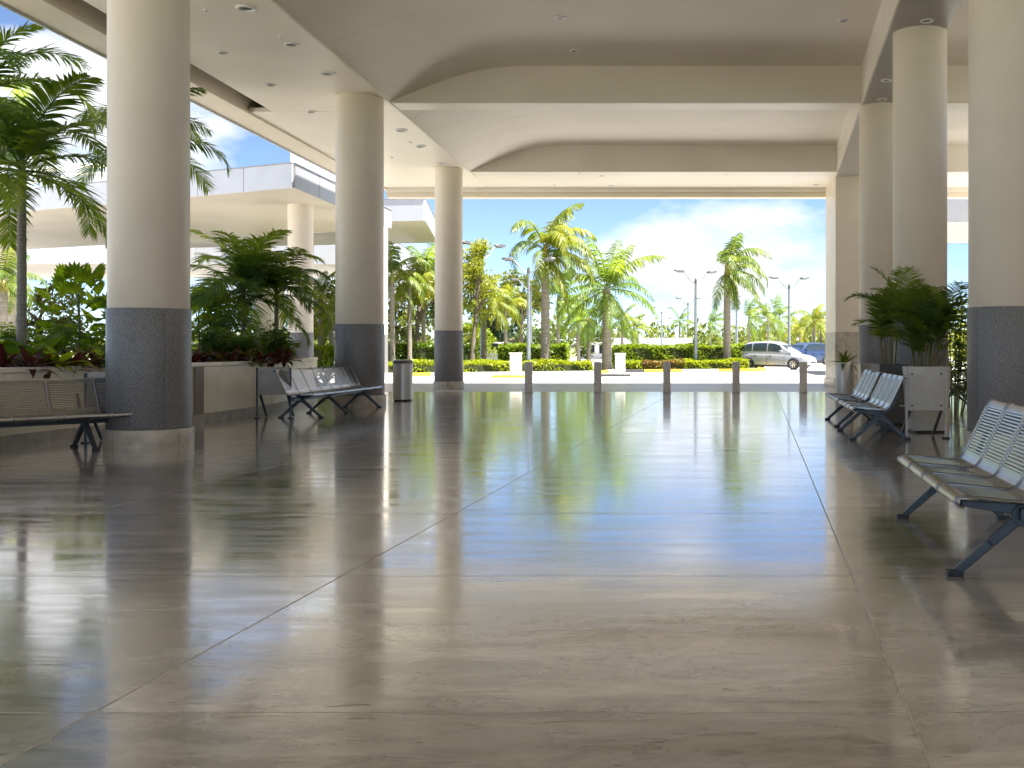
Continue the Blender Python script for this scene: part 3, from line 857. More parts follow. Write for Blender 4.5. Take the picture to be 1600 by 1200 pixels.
_frond_sets = {}
def frond_set(key, L, leafL, n, leafW, m, elevs, hang, segs=3, droop=95, **kw):
    if key not in _frond_sets:
        _frond_sets[key] = [frond_mesh(L * (0.80 + 0.2 * math.cos(math.radians(e - 20))), e, droop * (0.75 + 0.35 * math.cos(math.radians(e))), leafL, n, leafW, hang, hash(key) % 97 + i, m, segs=segs, **kw) for i, e in enumerate(elevs)]
    return _frond_sets[key]
def _stable(key): return sum(ord(c) * (i + 3) for i, c in enumerate(key))


def trunk_mesh(h, r0, r1, lean=(0, 0), rings=0, seed=1, m='trunk', flare=1.25):
    r = random.Random(seed)
    K = max(8, rings)
    pts, rs = [], []
    for i in range(K + 1):
        t = i / K
        pts.append((lean[0] * t * t, lean[1] * t * t, h * t))
        rr = r0 + (r1 - r0) * t
        if t < 0.12: rr *= 1 + (flare - 1) * (1 - t / 0.12) ** 1.5
        rs.append(rr * (1 + 0.04 * (1 if i % 2 else -1) * (1 if rings else 0)))
    return MB().tube(pts, rs, 12).mesh('trunk', m, 50)


def palm(base, h, r0, r1, label, fronds, n, seed, shaft=0.7, shaft_m='shaft', trunk_m='trunk', lean=(0, 0), group='palms beyond the road', elevs=None,
         scale=1.0, rings=14, wind=None, cat='palm tree', crown_r=None, fr_z=0.8):
    r = random.Random(seed)
    t = empty('palm_tree', base); tag(t, label, cat, group)
    place('trunk', trunk_mesh(h, r0, r1, lean, rings, seed, trunk_m), t)
    cr = crown_r or r1
    c = place('crown', MB().tube([(0, 0, -0.02), (0, 0, shaft * 0.35), (0, 0, shaft * 0.8), (0, 0, shaft)], [cr * 1.02, cr * 1.12, cr * 0.75, cr * 0.35], 10).mesh('crown', shaft_m, 50), t, (lean[0], lean[1], h))
    K = len(fronds)
    a = r.uniform(0, 6.28)
    for i in range(n):
        a += 2.39996
        k = min(K - 1, int(K * (i + r.uniform(0, 0.9)) / n))
        az = a + r.uniform(-0.25, 0.25)
        if wind is not None:                         # leeward pull: swing each frond part of the way down-wind
            dlt = (wind - az + PI) % (2 * PI) - PI
            az += dlt * 0.42
        s_ = scale * r.uniform(0.86, 1.1)
        place('frond', fronds[k], c, (0, 0, shaft * (fr_z - 0.25 * i / n)), (r.uniform(-0.25, 0.25), 0, az), s_)
    return t


def blade_mesh(L, W, bend, m, segs=6, fold=0.18, seed=0, shape=0.45):
    """one leaf along +X with a raised fold, bending down towards its tip"""
    r = random.Random(seed)
    p = Vector((0, 0, 0)); a = 0.0
    vs, fs = [], []
    for i in range(segs + 1):
        t = i / segs
        w = W * 0.5 * max(0.03, (t / shape) ** 0.7 if t < shape else (1 - ((t - shape) / (1 - shape)) ** 1.8))
        w = max(w, W * 0.05 if t < 0.99 else 0.002)
        nz = Vector((math.sin(a), 0, math.cos(a)))
        vs += [p + Vector((0, -w, 0)) + nz * (w * fold), p.copy(), p + Vector((0, w, 0)) + nz * (w * fold)]
        a += math.radians(bend) / segs
        p = p + Vector((math.cos(a), 0, -math.sin(a))) * (L / segs)
    for i in range(segs):
        o = 3 * i
        fs += [(o, o + 1, o + 4, o + 3), (o + 1, o + 2, o + 5, o + 4)]
    return MB().add(vs, fs).mesh('leaf', m, 60)


def fan_mesh(R, m, seed=0, pleats=13, span=250, petiole=0.5, notch=0.32):
    """pleated fan leaf at the end of a stalk along +X"""
    r = random.Random(seed)
    b = MB()
    b.tube([(0, 0, 0), (petiole * 0.5, 0, petiole * 0.03), (petiole, 0, 0)], [0.012, 0.009, 0.007], 5)
    vs = [(petiole, 0, 0)]
    fs = []
    rows = 3
    K = pleats * 2
    for j in range(1, rows + 1):
        q = j / rows
        for i in range(K + 1):
            a = math.radians(-span / 2 + span * i / K)
            tipr = R * (0.80 + 0.20 * math.cos(a)) * (1.0 if i % 2 else 1 - notch * (1 if j == rows else 0))
            rr = tipr * q
            zz_ = (0.05 if i % 2 else -0.02) * R * q - 0.42 * R * q * q * (0.35 + 0.65 * abs(math.sin(a / 2)))
            vs.append((petiole + rr * math.cos(a), rr * math.sin(a), zz_))
    for i in range(K):
        fs.append((0, 1 + i, 2 + i))
    for j in range(rows - 1):
        o = 1 + j * (K + 1)
        for i in range(K):
            fs.append((o + i, o + K + 1 + i, o + K + 2 + i, o + i + 1))
    return b.add(vs, fs).mesh('leaf', m)


def rosette(base, label, leaves, n, seed, elev=(80, 10), scale=1.0, group=None, cat='plant', name='leafy_plant', stem_h=0.0, stem_r=0.02, spread=0.0):
    r = random.Random(seed)
    t = empty(name, base); tag(t, label, cat, group)
    if stem_h:
        MB().tube([(0, 0, -0.05), (0.02, 0.01, stem_h * 0.5), (0, 0, stem_h)], [stem_r * 1.2, stem_r, stem_r * 0.8], 7).build('stem', 'stem', t, 60)
    a = r.uniform(0, 6)
    for i in range(n):
        a += 2.39996
        q = (i + 0.5) / n
        e = math.radians(elev[0] + (elev[1] - elev[0]) * q + r.uniform(-9, 9))
        x, y = spread * q * math.cos(a), spread * q * math.sin(a)
        z = stem_h * (1 - 0.55 * q) if stem_h else 0.0
        place('leaf', leaves[r.randrange(len(leaves))], t, (x, y, z), (r.uniform(-.25, .25), -e, a + r.uniform(-.2, .2)), scale * r.uniform(0.8, 1.15))
    return t


def leaf_quads(b, c, n_, r, size, flat=0.0, sx=1.0):
    """one small folded leaf (two triangles) turned at random"""
    ax = Vector((r.gauss(0, 1), r.gauss(0, 1), r.gauss(0, 1) * (1 - flat))).normalized()
    bx = ax.cross(Vector((r.gauss(0, 1), r.gauss(0, 1), r.gauss(0, 1) + n_))).normalized()
    s_ = size * r.uniform(0.65, 1.25)
    c = Vector(c)
    b.add([c - ax * s_, c + bx * s_ * 0.42 * sx, c + ax * s_, c - bx * s_ * 0.42 * sx], [(0, 1, 2, 3)])


def shrub(base, label, rx, ry, h, nl, leafL, leafW, m, seed, group=None, stems=10, cat='shrub', name='shrub', hang=0.7):
    """mound of arching stems, each carrying lance-shaped leaves"""
    r = random.Random(seed)
    t = empty(name, base); tag(t, label, cat, group)
    sm, lf = MB(), MB()
    for s_ in range(stems):
        a = r.uniform(0, 2 * PI); q = math.sqrt(r.random())
        tip = Vector((rx * q * math.cos(a), ry * q * math.sin(a), h * (1 - 0.55 * q * q) * r.uniform(0.7, 1.05)))
        st = Vector((tip.x * 0.3, tip.y * 0.3, 0))
        mid = st.lerp(tip, 0.55) + Vector((0, 0, 0.12 * h))
        sm.tube([st, mid, tip], [0.012, 0.009, 0.004], 5)
        for k in range(nl // stems):
            u = r.uniform(0.22, 1.0)
            c = (st.lerp(mid, u / 0.55) if u < 0.55 else mid.lerp(tip, (u - 0.55) / 0.45)) + Vector((r.gauss(0, .04), r.gauss(0, .04), r.gauss(0, .03)))
            az = r.uniform(0, 2 * PI)
            d = Vector((math.cos(az), math.sin(az), r.uniform(-0.1, 0.9)))
            wd = d.cross(Vector((r.gauss(0, .4), r.gauss(0, .4), 1))).normalized()
            ribbon(lf, c, d, leafL * r.uniform(0.6, 1.2), leafW * r.uniform(0.7, 1.2), wd, hang, 3)
    sm.build('stems', 'stem', t)
    o = lf.build('foliage', m, t); o['kind'] = 'stuff'
    return t


def tree(base, label, h, crown_c, crown_r, m, seed, trunk_r=0.14, leaves=2600, size=0.17, limbs=7, group='broadleaf trees beyond the road', lean=(0, 0), cat='tree', clumps=26, name='broadleaf_tree'):
    r = random.Random(seed)
    t = empty(name, base); tag(t, label, cat, group)
    tr, cw = MB(), MB()
    cc = Vector(crown_c); rx, ry, rz_ = crown_r
    fork = Vector((lean[0] * 0.5, lean[1] * 0.5, h * 0.52))
    tr.tube([(0, 0, -0.1), (lean[0] * .15, lean[1] * .15, h * 0.25), fork], [trunk_r * 1.25, trunk_r, trunk_r * 0.8], 10)
    cl = []
    for k in range(clumps):
        while True:
            q = Vector((r.uniform(-1, 1), r.uniform(-1, 1), r.uniform(-1, 1)))
            if 0.25 < q.length < 1: break
        cl.append((cc + Vector((q.x * rx, q.y * ry, q.z * rz_)), r.uniform(0.55, 1.15)))
    for k in range(limbs):
        c, _ = cl[k]
        mid = fork.lerp(c, 0.5) + Vector((r.gauss(0, .15), r.gauss(0, .15), r.uniform(-.1, .25)))
        tr.tube([fork, mid, c], [trunk_r * 0.6, trunk_r * 0.36, trunk_r * 0.10], 6)
        for _k in range(2):
            tr.tube([mid, mid.lerp(cl[(k + limbs + _k * 3) % clumps][0], 0.7)], [trunk_r * 0.22, trunk_r * 0.07], 5)
    per = leaves // clumps
    base_r = (rx * ry * rz_) ** (1 / 3) * 0.36
    for c, s_ in cl:
        for k in range(int(per * s_)):
            d = Vector((r.gauss(0, 1), r.gauss(0, 1), r.gauss(0, .8))).normalized() * (base_r * s_ * r.random() ** 0.45)
            leaf_quads(cw, c + d, 0.7, r, size)
    tr.build('trunk', 'bark', t, 60)
    o = cw.build('crown', m, t)
    return t


def hedge(name, label, poly, h, m, seed, leaves, size, group, z0=-0.08, top_wave=0.05, mix=None):
    """clipped hedge: twiggy core with leaves covering its sides and top. poly: front-left, front-right, back-right, back-left"""
    r = random.Random(seed)
    t = empty(name, (0, 0, 0)); tag(t, label, 'hedge', group)
    A, B, C, D = [Vector((x, y, 0)) for x, y in poly]
    cen = (A + B + C + D) / 4
    ins = [(p + (cen - p).normalized() * 0.16) for p in (A, B, C, D)]
    MB().prism([(p.x, p.y) for p in ins], z0, h - 0.12).build('core', 'core', t)
    b = MB()
    Lf = (B - A).length; Ld = (D - A).length
    areas = [Lf * h, Lf * Ld, Ld * h, Ld * h]
    tot = sum(areas)
    wave = lambda u, v: top_wave * (math.sin(u * Lf * 2.1 + seed) + 0.6 * math.sin(u * Lf * 5.3 + v * 7))
    for k in range(leaves):
        q = r.uniform(0, tot); u, v = r.random(), r.random()
        if q < areas[0]:
            p = A.lerp(B, u) + Vector((0, 0, z0 + (h - z0) * v)); p += (D - A).normalized() * (r.random() ** 2 * 0.22 + 0.06 * math.sin(u * Lf * 3 + v * 4))
        elif q < areas[0] + areas[1]:
            p = A.lerp(B, u).lerp(D.lerp(C, u), v) + Vector((0, 0, h + wave(u, v) - r.random() ** 2 * 0.2 + 0.05))
        elif q < areas[0] + areas[1] + areas[2]:
            p = A.lerp(D, u) + Vector((0, 0, z0 + (h - z0) * v)) + (B - A).normalized() * (r.random() ** 2 * 0.2)
        else:
            p = B.lerp(C, u) + Vector((0, 0, z0 + (h - z0) * v)) - (B - A).normalized() * (r.random() ** 2 * 0.2)
        leaf_quads(b, p, 0.4, r, size)
    o = b.build('foliage', m, t); o['kind'] = 'stuff'
    return t


# ------------------------------------------------------------------ plants in the left planter
SOIL = 0.92
F_NEAR = [frond_mesh(1.75 * s_, e, dr, 0.52, 46, 0.046, 0.6, 11 + i, 'palm_g', segs=4, vee=0.30) for i, (e, dr, s_) in enumerate(((78, 70, .9), (62, 95, 1), (45, 105, 1.05), (28, 100, 1.05), (8, 85, 1.0), (-15, 60, .9)))]
F_DARK = [frond_mesh(1.7 * s_, e, dr, 0.52, 46, 0.044, 0.8, 31 + i, 'palm_d', segs=4, vee=0.25) for i, (e, dr, s_) in enumerate(((80, 85, .9), (66, 120, 1), (50, 130, 1.05), (30, 115, 1.05), (10, 90, 1.0)))]
def pbase(px, D, z=SOIL): return (gx(px, D), D, z)

palm(pbase(34, 16.6), 2.75, 0.076, 0.062, 'slender palm rising from the planter at the photo edge, grey ringed trunk', F_NEAR, 17, 3, shaft=0.55, trunk_m='trunk_smooth', group='palms in the planter', rings=26, scale=1.14)
palm(pbase(-30, 18.0), 4.25, 0.08, 0.062, 'taller planter palm whose crown hangs above the slender palm', F_NEAR, 17, 8, shaft=0.6, trunk_m='trunk_smooth', group='palms in the planter', rings=26, scale=1.08)
palm(pbase(232, 20.5), 3.85, 0.07, 0.055, 'planter palm with its trunk hidden behind the nearest column', F_DARK, 12, 5, shaft=0.55, trunk_m='trunk_smooth', group='palms in the planter', rings=22, scale=0.98)
palm(pbase(380, 24.2), 1.35, 0.06, 0.05, 'bushy arching palm in the middle of the planter', F_NEAR, 20, 21, shaft=0.35, shaft_m='stem', trunk_m='trunk_smooth', group='palms in the planter', rings=10, scale=1.2)
palm(pbase(432, 24.8), 1.30, 0.055, 0.045, 'dark drooping palm in front of the far canopy column', F_DARK, 13, 14, shaft=0.35, shaft_m='stem', trunk_m='trunk_smooth', group='palms in the planter', rings=10, scale=1.0)
palm(pbase(338, 25.4), 0.95, 0.05, 0.045, 'low palm behind the bushy arching palm', F_NEAR, 12, 17, shaft=0.3, shaft_m='stem', trunk_m='trunk_smooth', group='palms in the planter', rings=8, scale=0.8)

FANS = [fan_mesh(R, 'lime', i, 11 + i, 210 + 20 * i, 0.62 + 0.08 * i) for i, R in enumerate((0.40, 0.46, 0.38))]
rosette(pbase(122, 18.4), 'lime green plant with pleated fan leaves behind the slender palm', FANS, 30, 4, (82, -20), 0.62, 'fan-leaved plants in the planter', stem_h=1.25, stem_r=0.025, name='fan_leaf_plant')
rosette(pbase(172, 19.6), 'lime fan-leaved plant half hidden by the nearest column', FANS, 26, 9, (80, -20), 0.60, 'fan-leaved plants in the planter', stem_h=0.75, stem_r=0.025, name='fan_leaf_plant')
rosette(pbase(310, 24.4), 'green fan-leaved plant emerging just right of the nearest column', FANS, 22, 12, (80, -10), 0.60, 'fan-leaved plants in the planter', stem_h=1.0, stem_r=0.025, name='fan_leaf_plant')
BROAD = [blade_mesh(0.95, 0.34, 35 + 12 * i, 'broad', 7, 0.25, i, 0.5) for i in range(3)]
rosette(pbase(62, 16.8), 'broad upright paddle-leaved plant behind the slender palm trunk', BROAD, 9, 6, (82, 40), 0.85, 'paddle-leaved plants in the planter')
rosette(pbase(8, 16.2), 'paddle-leaved plant at the photo edge above the near bench', BROAD, 9, 16, (80, 30), 0.8, 'paddle-leaved plants in the planter')
LIMEB = [blade_mesh(0.62, 0.16, 60 + 15 * i, 'lime', 6, 0.2, i, 0.45) for i in range(3)]
RED = [blade_mesh(0.55, 0.11, 55 + 20 * i, 'redleaf', 6, 0.25, i, 0.45) for i in range(3)]
BRZ = [blade_mesh(0.50, 0.12, 50 + 20 * i, 'bronzeleaf', 6, 0.25, i, 0.45) for i in range(3)]
k = 0
for px, D, kind in ((6, 13.75, 0), (48, 13.75, 0), (70, 14.2, 1), (92, 14.3, 2), (112, 14.5, 0), (132, 14.75, 1), (150, 15.0, 0), (168, 15.3, 2), (28, 14.1, 1),
                    (302, 18.1, 0), (318, 18.4, 0), (340, 18.6, 1), (362, 19.0, 0), (385, 19.3, 1), (408, 19.8, 0), (432, 20.3, 0), (447, 20.9, 0)):
    nm = ('burgundy', 'bronze-green', 'lime')[kind]
    spots = ['at the photo edge above the near bench', 'left of the slender palm trunk base', 'right of the slender palm trunk base', 'under the lime fan-leaved plant', 'before the lime fan-leaved plant stem',
             'between burgundy tufts before the fan-leaved plant', 'next to the nearest column on its outer side', 'touching the nearest column edge on its outer side', 'behind the slender palm trunk',
             'first right of the nearest column', 'second right of the nearest column', 'third right of the nearest column', 'under the bushy arching palm', 'below the middle of the leafy shrubs',
             'right of the bushy arching palm base', 'near the planter end under the dark palm', 'last one before the planter end']
    rosette(pbase(px, D), f'{nm} strap-leaved tuft {spots[k]}', (RED, BRZ, LIMEB)[kind], 20, 40 + k, (86, 28), rnd.uniform(0.75, 1.0), 'low tufts along the planter edge', name='leafy_tuft')
    k += 1
for i, (px, D, rx, h, lab) in enumerate(((335, 19.4, 0.55, 0.75, 'dense green lance-leaved shrub beside the nearest column'), (375, 19.9, 0.6, 0.85, 'dense green lance-leaved shrub under the bushy palm'),
                                         (415, 20.6, 0.6, 0.90, 'dense green lance-leaved shrub under the dark palm'), (355, 23.0, 0.7, 1.25, 'tallest lance-leaved shrub at the back of the planter'),
                                         (440, 21.5, 0.45, 0.7, 'small loose shrub at the planter end'))):
    shrub(pbase(px, D), lab, rx, 0.5, h, 620, 0.22, 0.045, 'shrubg', 60 + i, 'leafy shrubs in the planter', 16)
for i, (px, D, rx, h, lab) in enumerate(((20, 18.6, 0.6, 0.85, 'leafy lime shrub at the photo edge behind the paddle leaves'), (90, 19.6, 0.6, 0.8, 'leafy lime shrub behind the fan-leaved plant'), (155, 20.6, 0.6, 0.8, 'leafy lime shrub behind the nearest column'))):
    shrub(pbase(px, D), lab, rx, 0.5, h, 420, 0.22, 0.06, 'lime', 70 + i, 'leafy shrubs in the planter', 14)
AGAVE = [blade_mesh(0.50, 0.075, 14 + 14 * i, 'palm_d', 5, 0.3, i, 0.35) for i in range(2)]
rosette((gx(508, 27.6), 27.6, -0.02), 'dark spiky rosette plant just past the planter end', AGAVE, 24, 77, (85, 20), 1.3, 'spiky rosette plants', name='spiky_plant', stem_h=0.35)
AG2 = [blade_mesh(0.42, 0.06, 35 + 25 * i, 'palm_g', 6, 0.25, i, 0.35) for i in range(2)]
rosette((gx(1319, 22.2), 22.2, 0.88), 'spiky green rosette in the tall steel pot', AG2, 30, 78, (86, 8), 1.05, 'spiky rosette plants', name='spiky_plant')

# ------------------------------------------------------------------ potted palms on the right
F_POT = [frond_mesh(1.25 * s_, e, dr, 0.42, 40, 0.036, 0.45, 51 + i, 'palm_g', segs=4, vee=0.35, rr=0.011) for i, (e, dr, s_) in enumerate(((84, 55, 1), (74, 80, 1.05), (60, 95, 1.05), (42, 95, 1)))]
F_POTD = [frond_mesh(1.25 * s_, e, dr, 0.44, 40, 0.036, 0.6, 71 + i, 'palm_d', segs=4, vee=0.30, rr=0.011) for i, (e, dr, s_) in enumerate(((84, 60, 1.05), (76, 90, 1.1), (64, 110, 1.05), (46, 110, 1)))]
def clump_palm(base, label, fr, n, seed, hmin, hmax, spread, scale):
    r = random.Random(seed)
    t = empty('potted_palm', base); tag(t, label, 'palm', 'palms in boxes')
    for i in range(n):
        a = i * 2.4 + r.uniform(-.3, .3); q = spread * math.sqrt((i + .5) / n)
        h = r.uniform(hmin, hmax)
        x, y = q * math.cos(a), q * math.sin(a)
        tx, ty = x * 1.9, y * 1.9
        st = MB().tube([(x, y, -0.05), ((x + tx) / 2, (y + ty) / 2, h * 0.55), (tx, ty, h)], [0.016, 0.013, 0.009], 6).build('stem', 'stem', t, 60)
        for k_ in range(3 if i % 2 else 2):
            place('frond', fr[r.randrange(len(fr))], st, (tx, ty, h), (r.uniform(-.2, .2), 0, a + r.uniform(-1.1, 1.1) + k_ * 2.1), scale * r.uniform(0.75, 1.1))
    return t
clump_palm((gx(1386, 17.2), 17.0, 0.92), 'airy potted palm with long fronds reaching over the steel pot', F_POT, 6, 4, 0.35, 0.85, 0.10, 0.78)
clump_palm((gx(1447, 15.6), 15.6, 0.90), 'dense dark potted palm clump behind the white rusty seat back', F_POTD[:2] + F_POT[:3], 11, 9, 0.15, 0.75, 0.16, 0.72)
shrub((gx(1490, 19.5), 19.5, 0.0), 'leafy green shrub between the palm column and the cut-off column', 0.6, 0.6, 2.5, 800, 0.24, 0.06, 'broad', 91, 'leafy shrubs by the right columns', 14)
shrub((gx(1498, 39.0), 39.0, -0.02), 'sunlit yellow-green shrub far beyond the cut-off column', 1.6, 1.2, 3.4, 900, 0.32, 0.09, 'hedgey', 92, 'leafy shrubs by the right columns', 18)

# ------------------------------------------------------------------ neighbouring canopies
def canopy(name, label, poly, zb, zt, cols, panel=2.2, fm='fascia', shaded_side_m=None, r=0.42):
    """flat-roofed canopy: slab, fascia panels along each side, round columns"""
    t = empty(name, (0, 0, 0)); tag(t, label, 'canopy', 'neighbouring flat-roofed canopies')
    ins = poly
    MB().prism(ins, zb, zt - 0.05).build('roof_slab', 'canopy_soffit', t)
    n_ = len(poly)
    for i in range(n_):
        A, B = Vector((*poly[i], 0)), Vector((*poly[(i + 1) % n_], 0))
        L = (B - A).length; d = (B - A) / L; nr = Vector((d.y, -d.x, 0))
        k_ = max(1, round(L / panel))
        mm = shaded_side_m if (shaded_side_m and nr.x > 0.7) else fm  # right-facing sides get a darker grey standing in for shade
        for q in range(k_):
            p0 = A + d * (L * q / k_ + 0.012) + nr * 0.03; p1 = A + d * (L * (q + 1) / k_ - 0.012) + nr * 0.03
            zc = Vector((0, 0, (zb + zt) / 2))
            MB().bar(p0 + zc, p1 + zc, 0.05, zt - zb + 0.03).build('fascia_panel', mm, t)
        MB().bar(A + Vector((0, 0, zt + 0.035)) + nr * 0.02, B + Vector((0, 0, zt + 0.035)) + nr * 0.02, 0.12, 0.035).build('coping', 'fascia_grey', t)
    for x, y in cols:
        c = MB().lathe([(r, 1.74), (r, zb + 0.02)], 32).build('column', 'cream', t, 40, loc=(x, y, 0))
        MB().lathe([(r + 0.012, -0.03), (r + 0.012, 1.735), (r - 0.01, 1.738)], 32).build('cladding', 'granite', c, 40)
        MB().lathe([(r + 0.045, -0.03), (r + 0.045, 0.2), (r + 0.01, 0.205)], 32).build('plinth', 'plinth', c, 40)
    return t
cA = canopy('flat_canopy', 'pale panelled flat canopy beside the hall, behind the planter', [(-11.65, 32.4), (-11.65, 43.5), (-34, 53.5), (-34, 42.6), (-24.6, 38.6)], 6.14, 6.86,
            [(-12.85, 36.4), (-20.4, 41.5), (-11.95, 42.6), (-28, 44.5)], fm='fascia', shaded_side_m='fascia_grey')
cB = canopy('flat_canopy', 'white sharp-cornered canopy farther along, above the leafy palms', [(-11.3, 48.0), (-13.0, 58.0), (-32, 62.0), (-30, 50.5)], 7.0, 7.95, [(-14.5, 52), (-21, 54)], fm='fascia')
cC = canopy('flat_canopy', 'lower white canopy seen between the far canopy column and the second column', [(-16.5, 62.0), (-17.5, 72.0), (-48, 76), (-46, 61)], 6.1, 7.5, [(-24, 64), (-33, 64), (-41, 64)], fm='fascia')
cD = canopy('flat_canopy', 'grey-edged canopy glimpsed past the cut-off column', [(9.5, 47.0), (24, 45.0), (24, 56), (9.5, 56)], 6.75, 8.1, [(17.0, 49.0), (21, 48)], fm='fascia_grey')
# glass balustrade standing on the nearest canopy
gr = empty('glass_railing', (0, 0, 6.92)); tag(gr, 'pale glass railing with slim posts on top of the near canopy', 'railing')
for i in range(6):
    y = 32.9 + i * 1.6
    MB().bar((-11.9, y, 0), (-11.9, y, 1.0), 0.05, 0.05).build('post', 'whitemetal', gr)
    if i < 5:
        MB().box(-11.91, -11.89, y + 0.06, y + 1.54, 0.08, 0.95).build('glass_pane', 'glass', gr)
# white arched skylight ribs on the roof beyond
for i, (x0, x1, y, zr, lab) in enumerate(((-34.0, -19.0, 48.0, 2.6, 'thin white arched roof rib above the near canopy'), (-44.0, -28.5, 52.0, 3.4, 'second thin white arched roof rib farther to the edge of the photo'))):
    pts = [(x0 + (x1 - x0) * k_ / 24, y, 6.9 + zr * math.sin(PI * k_ / 24) ** 0.8) for k_ in range(25)]
    t = empty('roof_arch', (0, 0, 0)); tag(t, lab, 'roof arch', 'white arched roof ribs')
    MB().tube(pts, 0.11, 8).build('rib', 'whitemetal', t, 50)
    pts2 = [(x, yy + 0.7, z - 0.25) for x, yy, z in pts]
    MB().tube(pts2, 0.05, 6).build('tie', 'whitemetal', t, 50)

# ------------------------------------------------------------------ road islands, kerbs, hedges
I1 = [(-30.0, 43.5), (-11.7, 46.6), (-3.6, 50.6), (-3.2, 53.5), (-3.6, 66.0), (-30, 66)]
I2 = [(-2.5, 53.6), (4.2, 55.2), (4.9, 57.0), (4.7, 64.5), (-2.7, 66.0)]
for nm, I in (('planting_island', I1), ('planting_island', I2)):
    struct(nm, MB().prism(I, -0.07, 0.055), 'earth')
def kerb_run(pts, pattern, label, group='painted kerbs'):
    t = empty('kerb', (0, 0, 0)); tag(t, label, 'kerb', group)
    i = 0
    for (ax, ay), (bx, by) in zip(pts[:-1], pts[1:]):
        A, B = Vector((ax, ay, 0)), Vector((bx, by, 0)); L = (B - A).length; k_ = max(1, round(L / 1.0)); d = (B - A) / L
        for q in range(k_):
            p0 = A + d * (L * q / k_ + 0.006); p1 = A + d * (L * (q + 1) / k_ - 0.006)
            b = MB().bar(p0 + Vector((0, 0, 0.02)), p1 + Vector((0, 0, 0.02)), 0.16, 0.17)
            c_ = pattern[i % len(pattern)]; i += 1
            o = b.build('kerb_stone', {'w': 'kerb', 'y': 'kerby', 'k': 'kerbk'}[c_], t, bevel=0.015)
kerb_run([(-22, 44.9), (-11.7, 46.5), (-3.6, 50.5), (-3.1, 53.3)], 'wwwwwwwwwwywwwwwwwwyyww', 'pale kerb with yellow stones before the low bright hedge of the wider island')
kerb_run([(-2.6, 55.5), (-2.45, 53.5), (4.25, 55.1), (4.95, 56.9), (4.8, 62.0)], 'wwkyywwyyyyykywwwww', 'kerb with long yellow stretch under the lone leaning-crowned palm')

hedge('low_hedge', 'low bright yellow-green clipped hedge along the wider island', [(-14.5, 46.6), (-3.9, 51.0), (-4.3, 52.4), (-14.9, 48.0)], 0.52, 'hedgey', 1, 9000, 0.085, 'low clipped hedges')
hedge('low_hedge', 'low yellow-green hedge before the lone leaning-crowned palm', [(0.6, 55.3), (4.0, 56.1), (3.9, 57.2), (0.5, 56.6)], 0.50, 'hedgey', 2, 3600, 0.085, 'low clipped hedges')
hedge('low_hedge', 'low reddish hedge left of the lone palm', [(-1.6, 54.8), (0.6, 55.3), (0.5, 56.6), (-1.7, 56.0)], 0.48, 'croton', 3, 2400, 0.085, 'low clipped hedges')
hedge('low_hedge', 'short lime hedge beside the second white post', [(-2.6, 54.6), (-1.6, 54.8), (-1.7, 56.0), (-2.7, 55.9)], 0.48, 'hedgey', 4, 1300, 0.085, 'low clipped hedges')
hedge('tall_hedge', 'long tall dark-sided hedge behind the lone leaning-crowned palm', [(-3.5, 60.6), (4.3, 60.6), (4.3, 62.2), (-3.5, 62.2)], 1.27, 'hedge', 5, 9000, 0.11, 'tall clipped hedges')
hedge('tall_hedge', 'tall hedge behind the thick yellow-crowned palm', [(-9.7, 58.5), (-5.9, 58.5), (-5.9, 60.0), (-9.7, 60.0)], 1.30, 'hedge', 6, 5000, 0.11, 'tall clipped hedges')
hedge('tall_hedge', 'tall hedge seen on both sides of the slim column', [(-17.0, 55.5), (-10.6, 57.0), (-10.8, 58.5), (-17.2, 57.2)], 1.32, 'hedge', 7, 7000, 0.11, 'tall clipped hedges')
hedge('tall_hedge', 'yellow-green hedge far behind the planter end', [(-24.5, 50.0), (-16.5, 50.0), (-16.5, 51.6), (-24.5, 51.6)], 1.28, 'hedgey', 8, 6000, 0.11, 'tall clipped hedges')
hedge('tall_hedge', 'low distant hedge behind the parked cars', [(6.0, 84), (20, 84), (20, 86), (6.0, 86)], 1.25, 'hedge', 9, 6000, 0.15, 'tall clipped hedges')

# white posts with a cap
def white_post(px, D, w, h, label, yel):
    t = empty('kiosk_post', (gx(px, D), D, -0.045)); tag(t, label, 'post', 'white kerbside posts')
    MB().box(-w / 2, w / 2, -0.22, 0.22, 0.0, h).build('body', 'wallwhite', t, bevel=0.02)
    MB().box(-w / 2 - 0.03, w / 2 + 0.03, -0.25, 0.25, h + 0.002, h + 0.07).build('cap', 'kerb', t, bevel=0.015)
    MB().box(-w * 0.27, w * 0.2, -0.232, -0.222, h * 0.35, h * 0.86).build('front_panel', 'cream', t)
    MB().box(-0.95, w / 2 + 0.25, -0.42, 0.42, -0.02, 0.10).build('base', 'kerby' if yel else 'kerbk', t, bevel=0.02)
white_post(806, 44.5, 0.45, 0.98, 'white post on a yellow base before the wider island', True)
white_post(969, 46.5, 0.42, 0.95, 'white post on a dark base between the two islands', False)

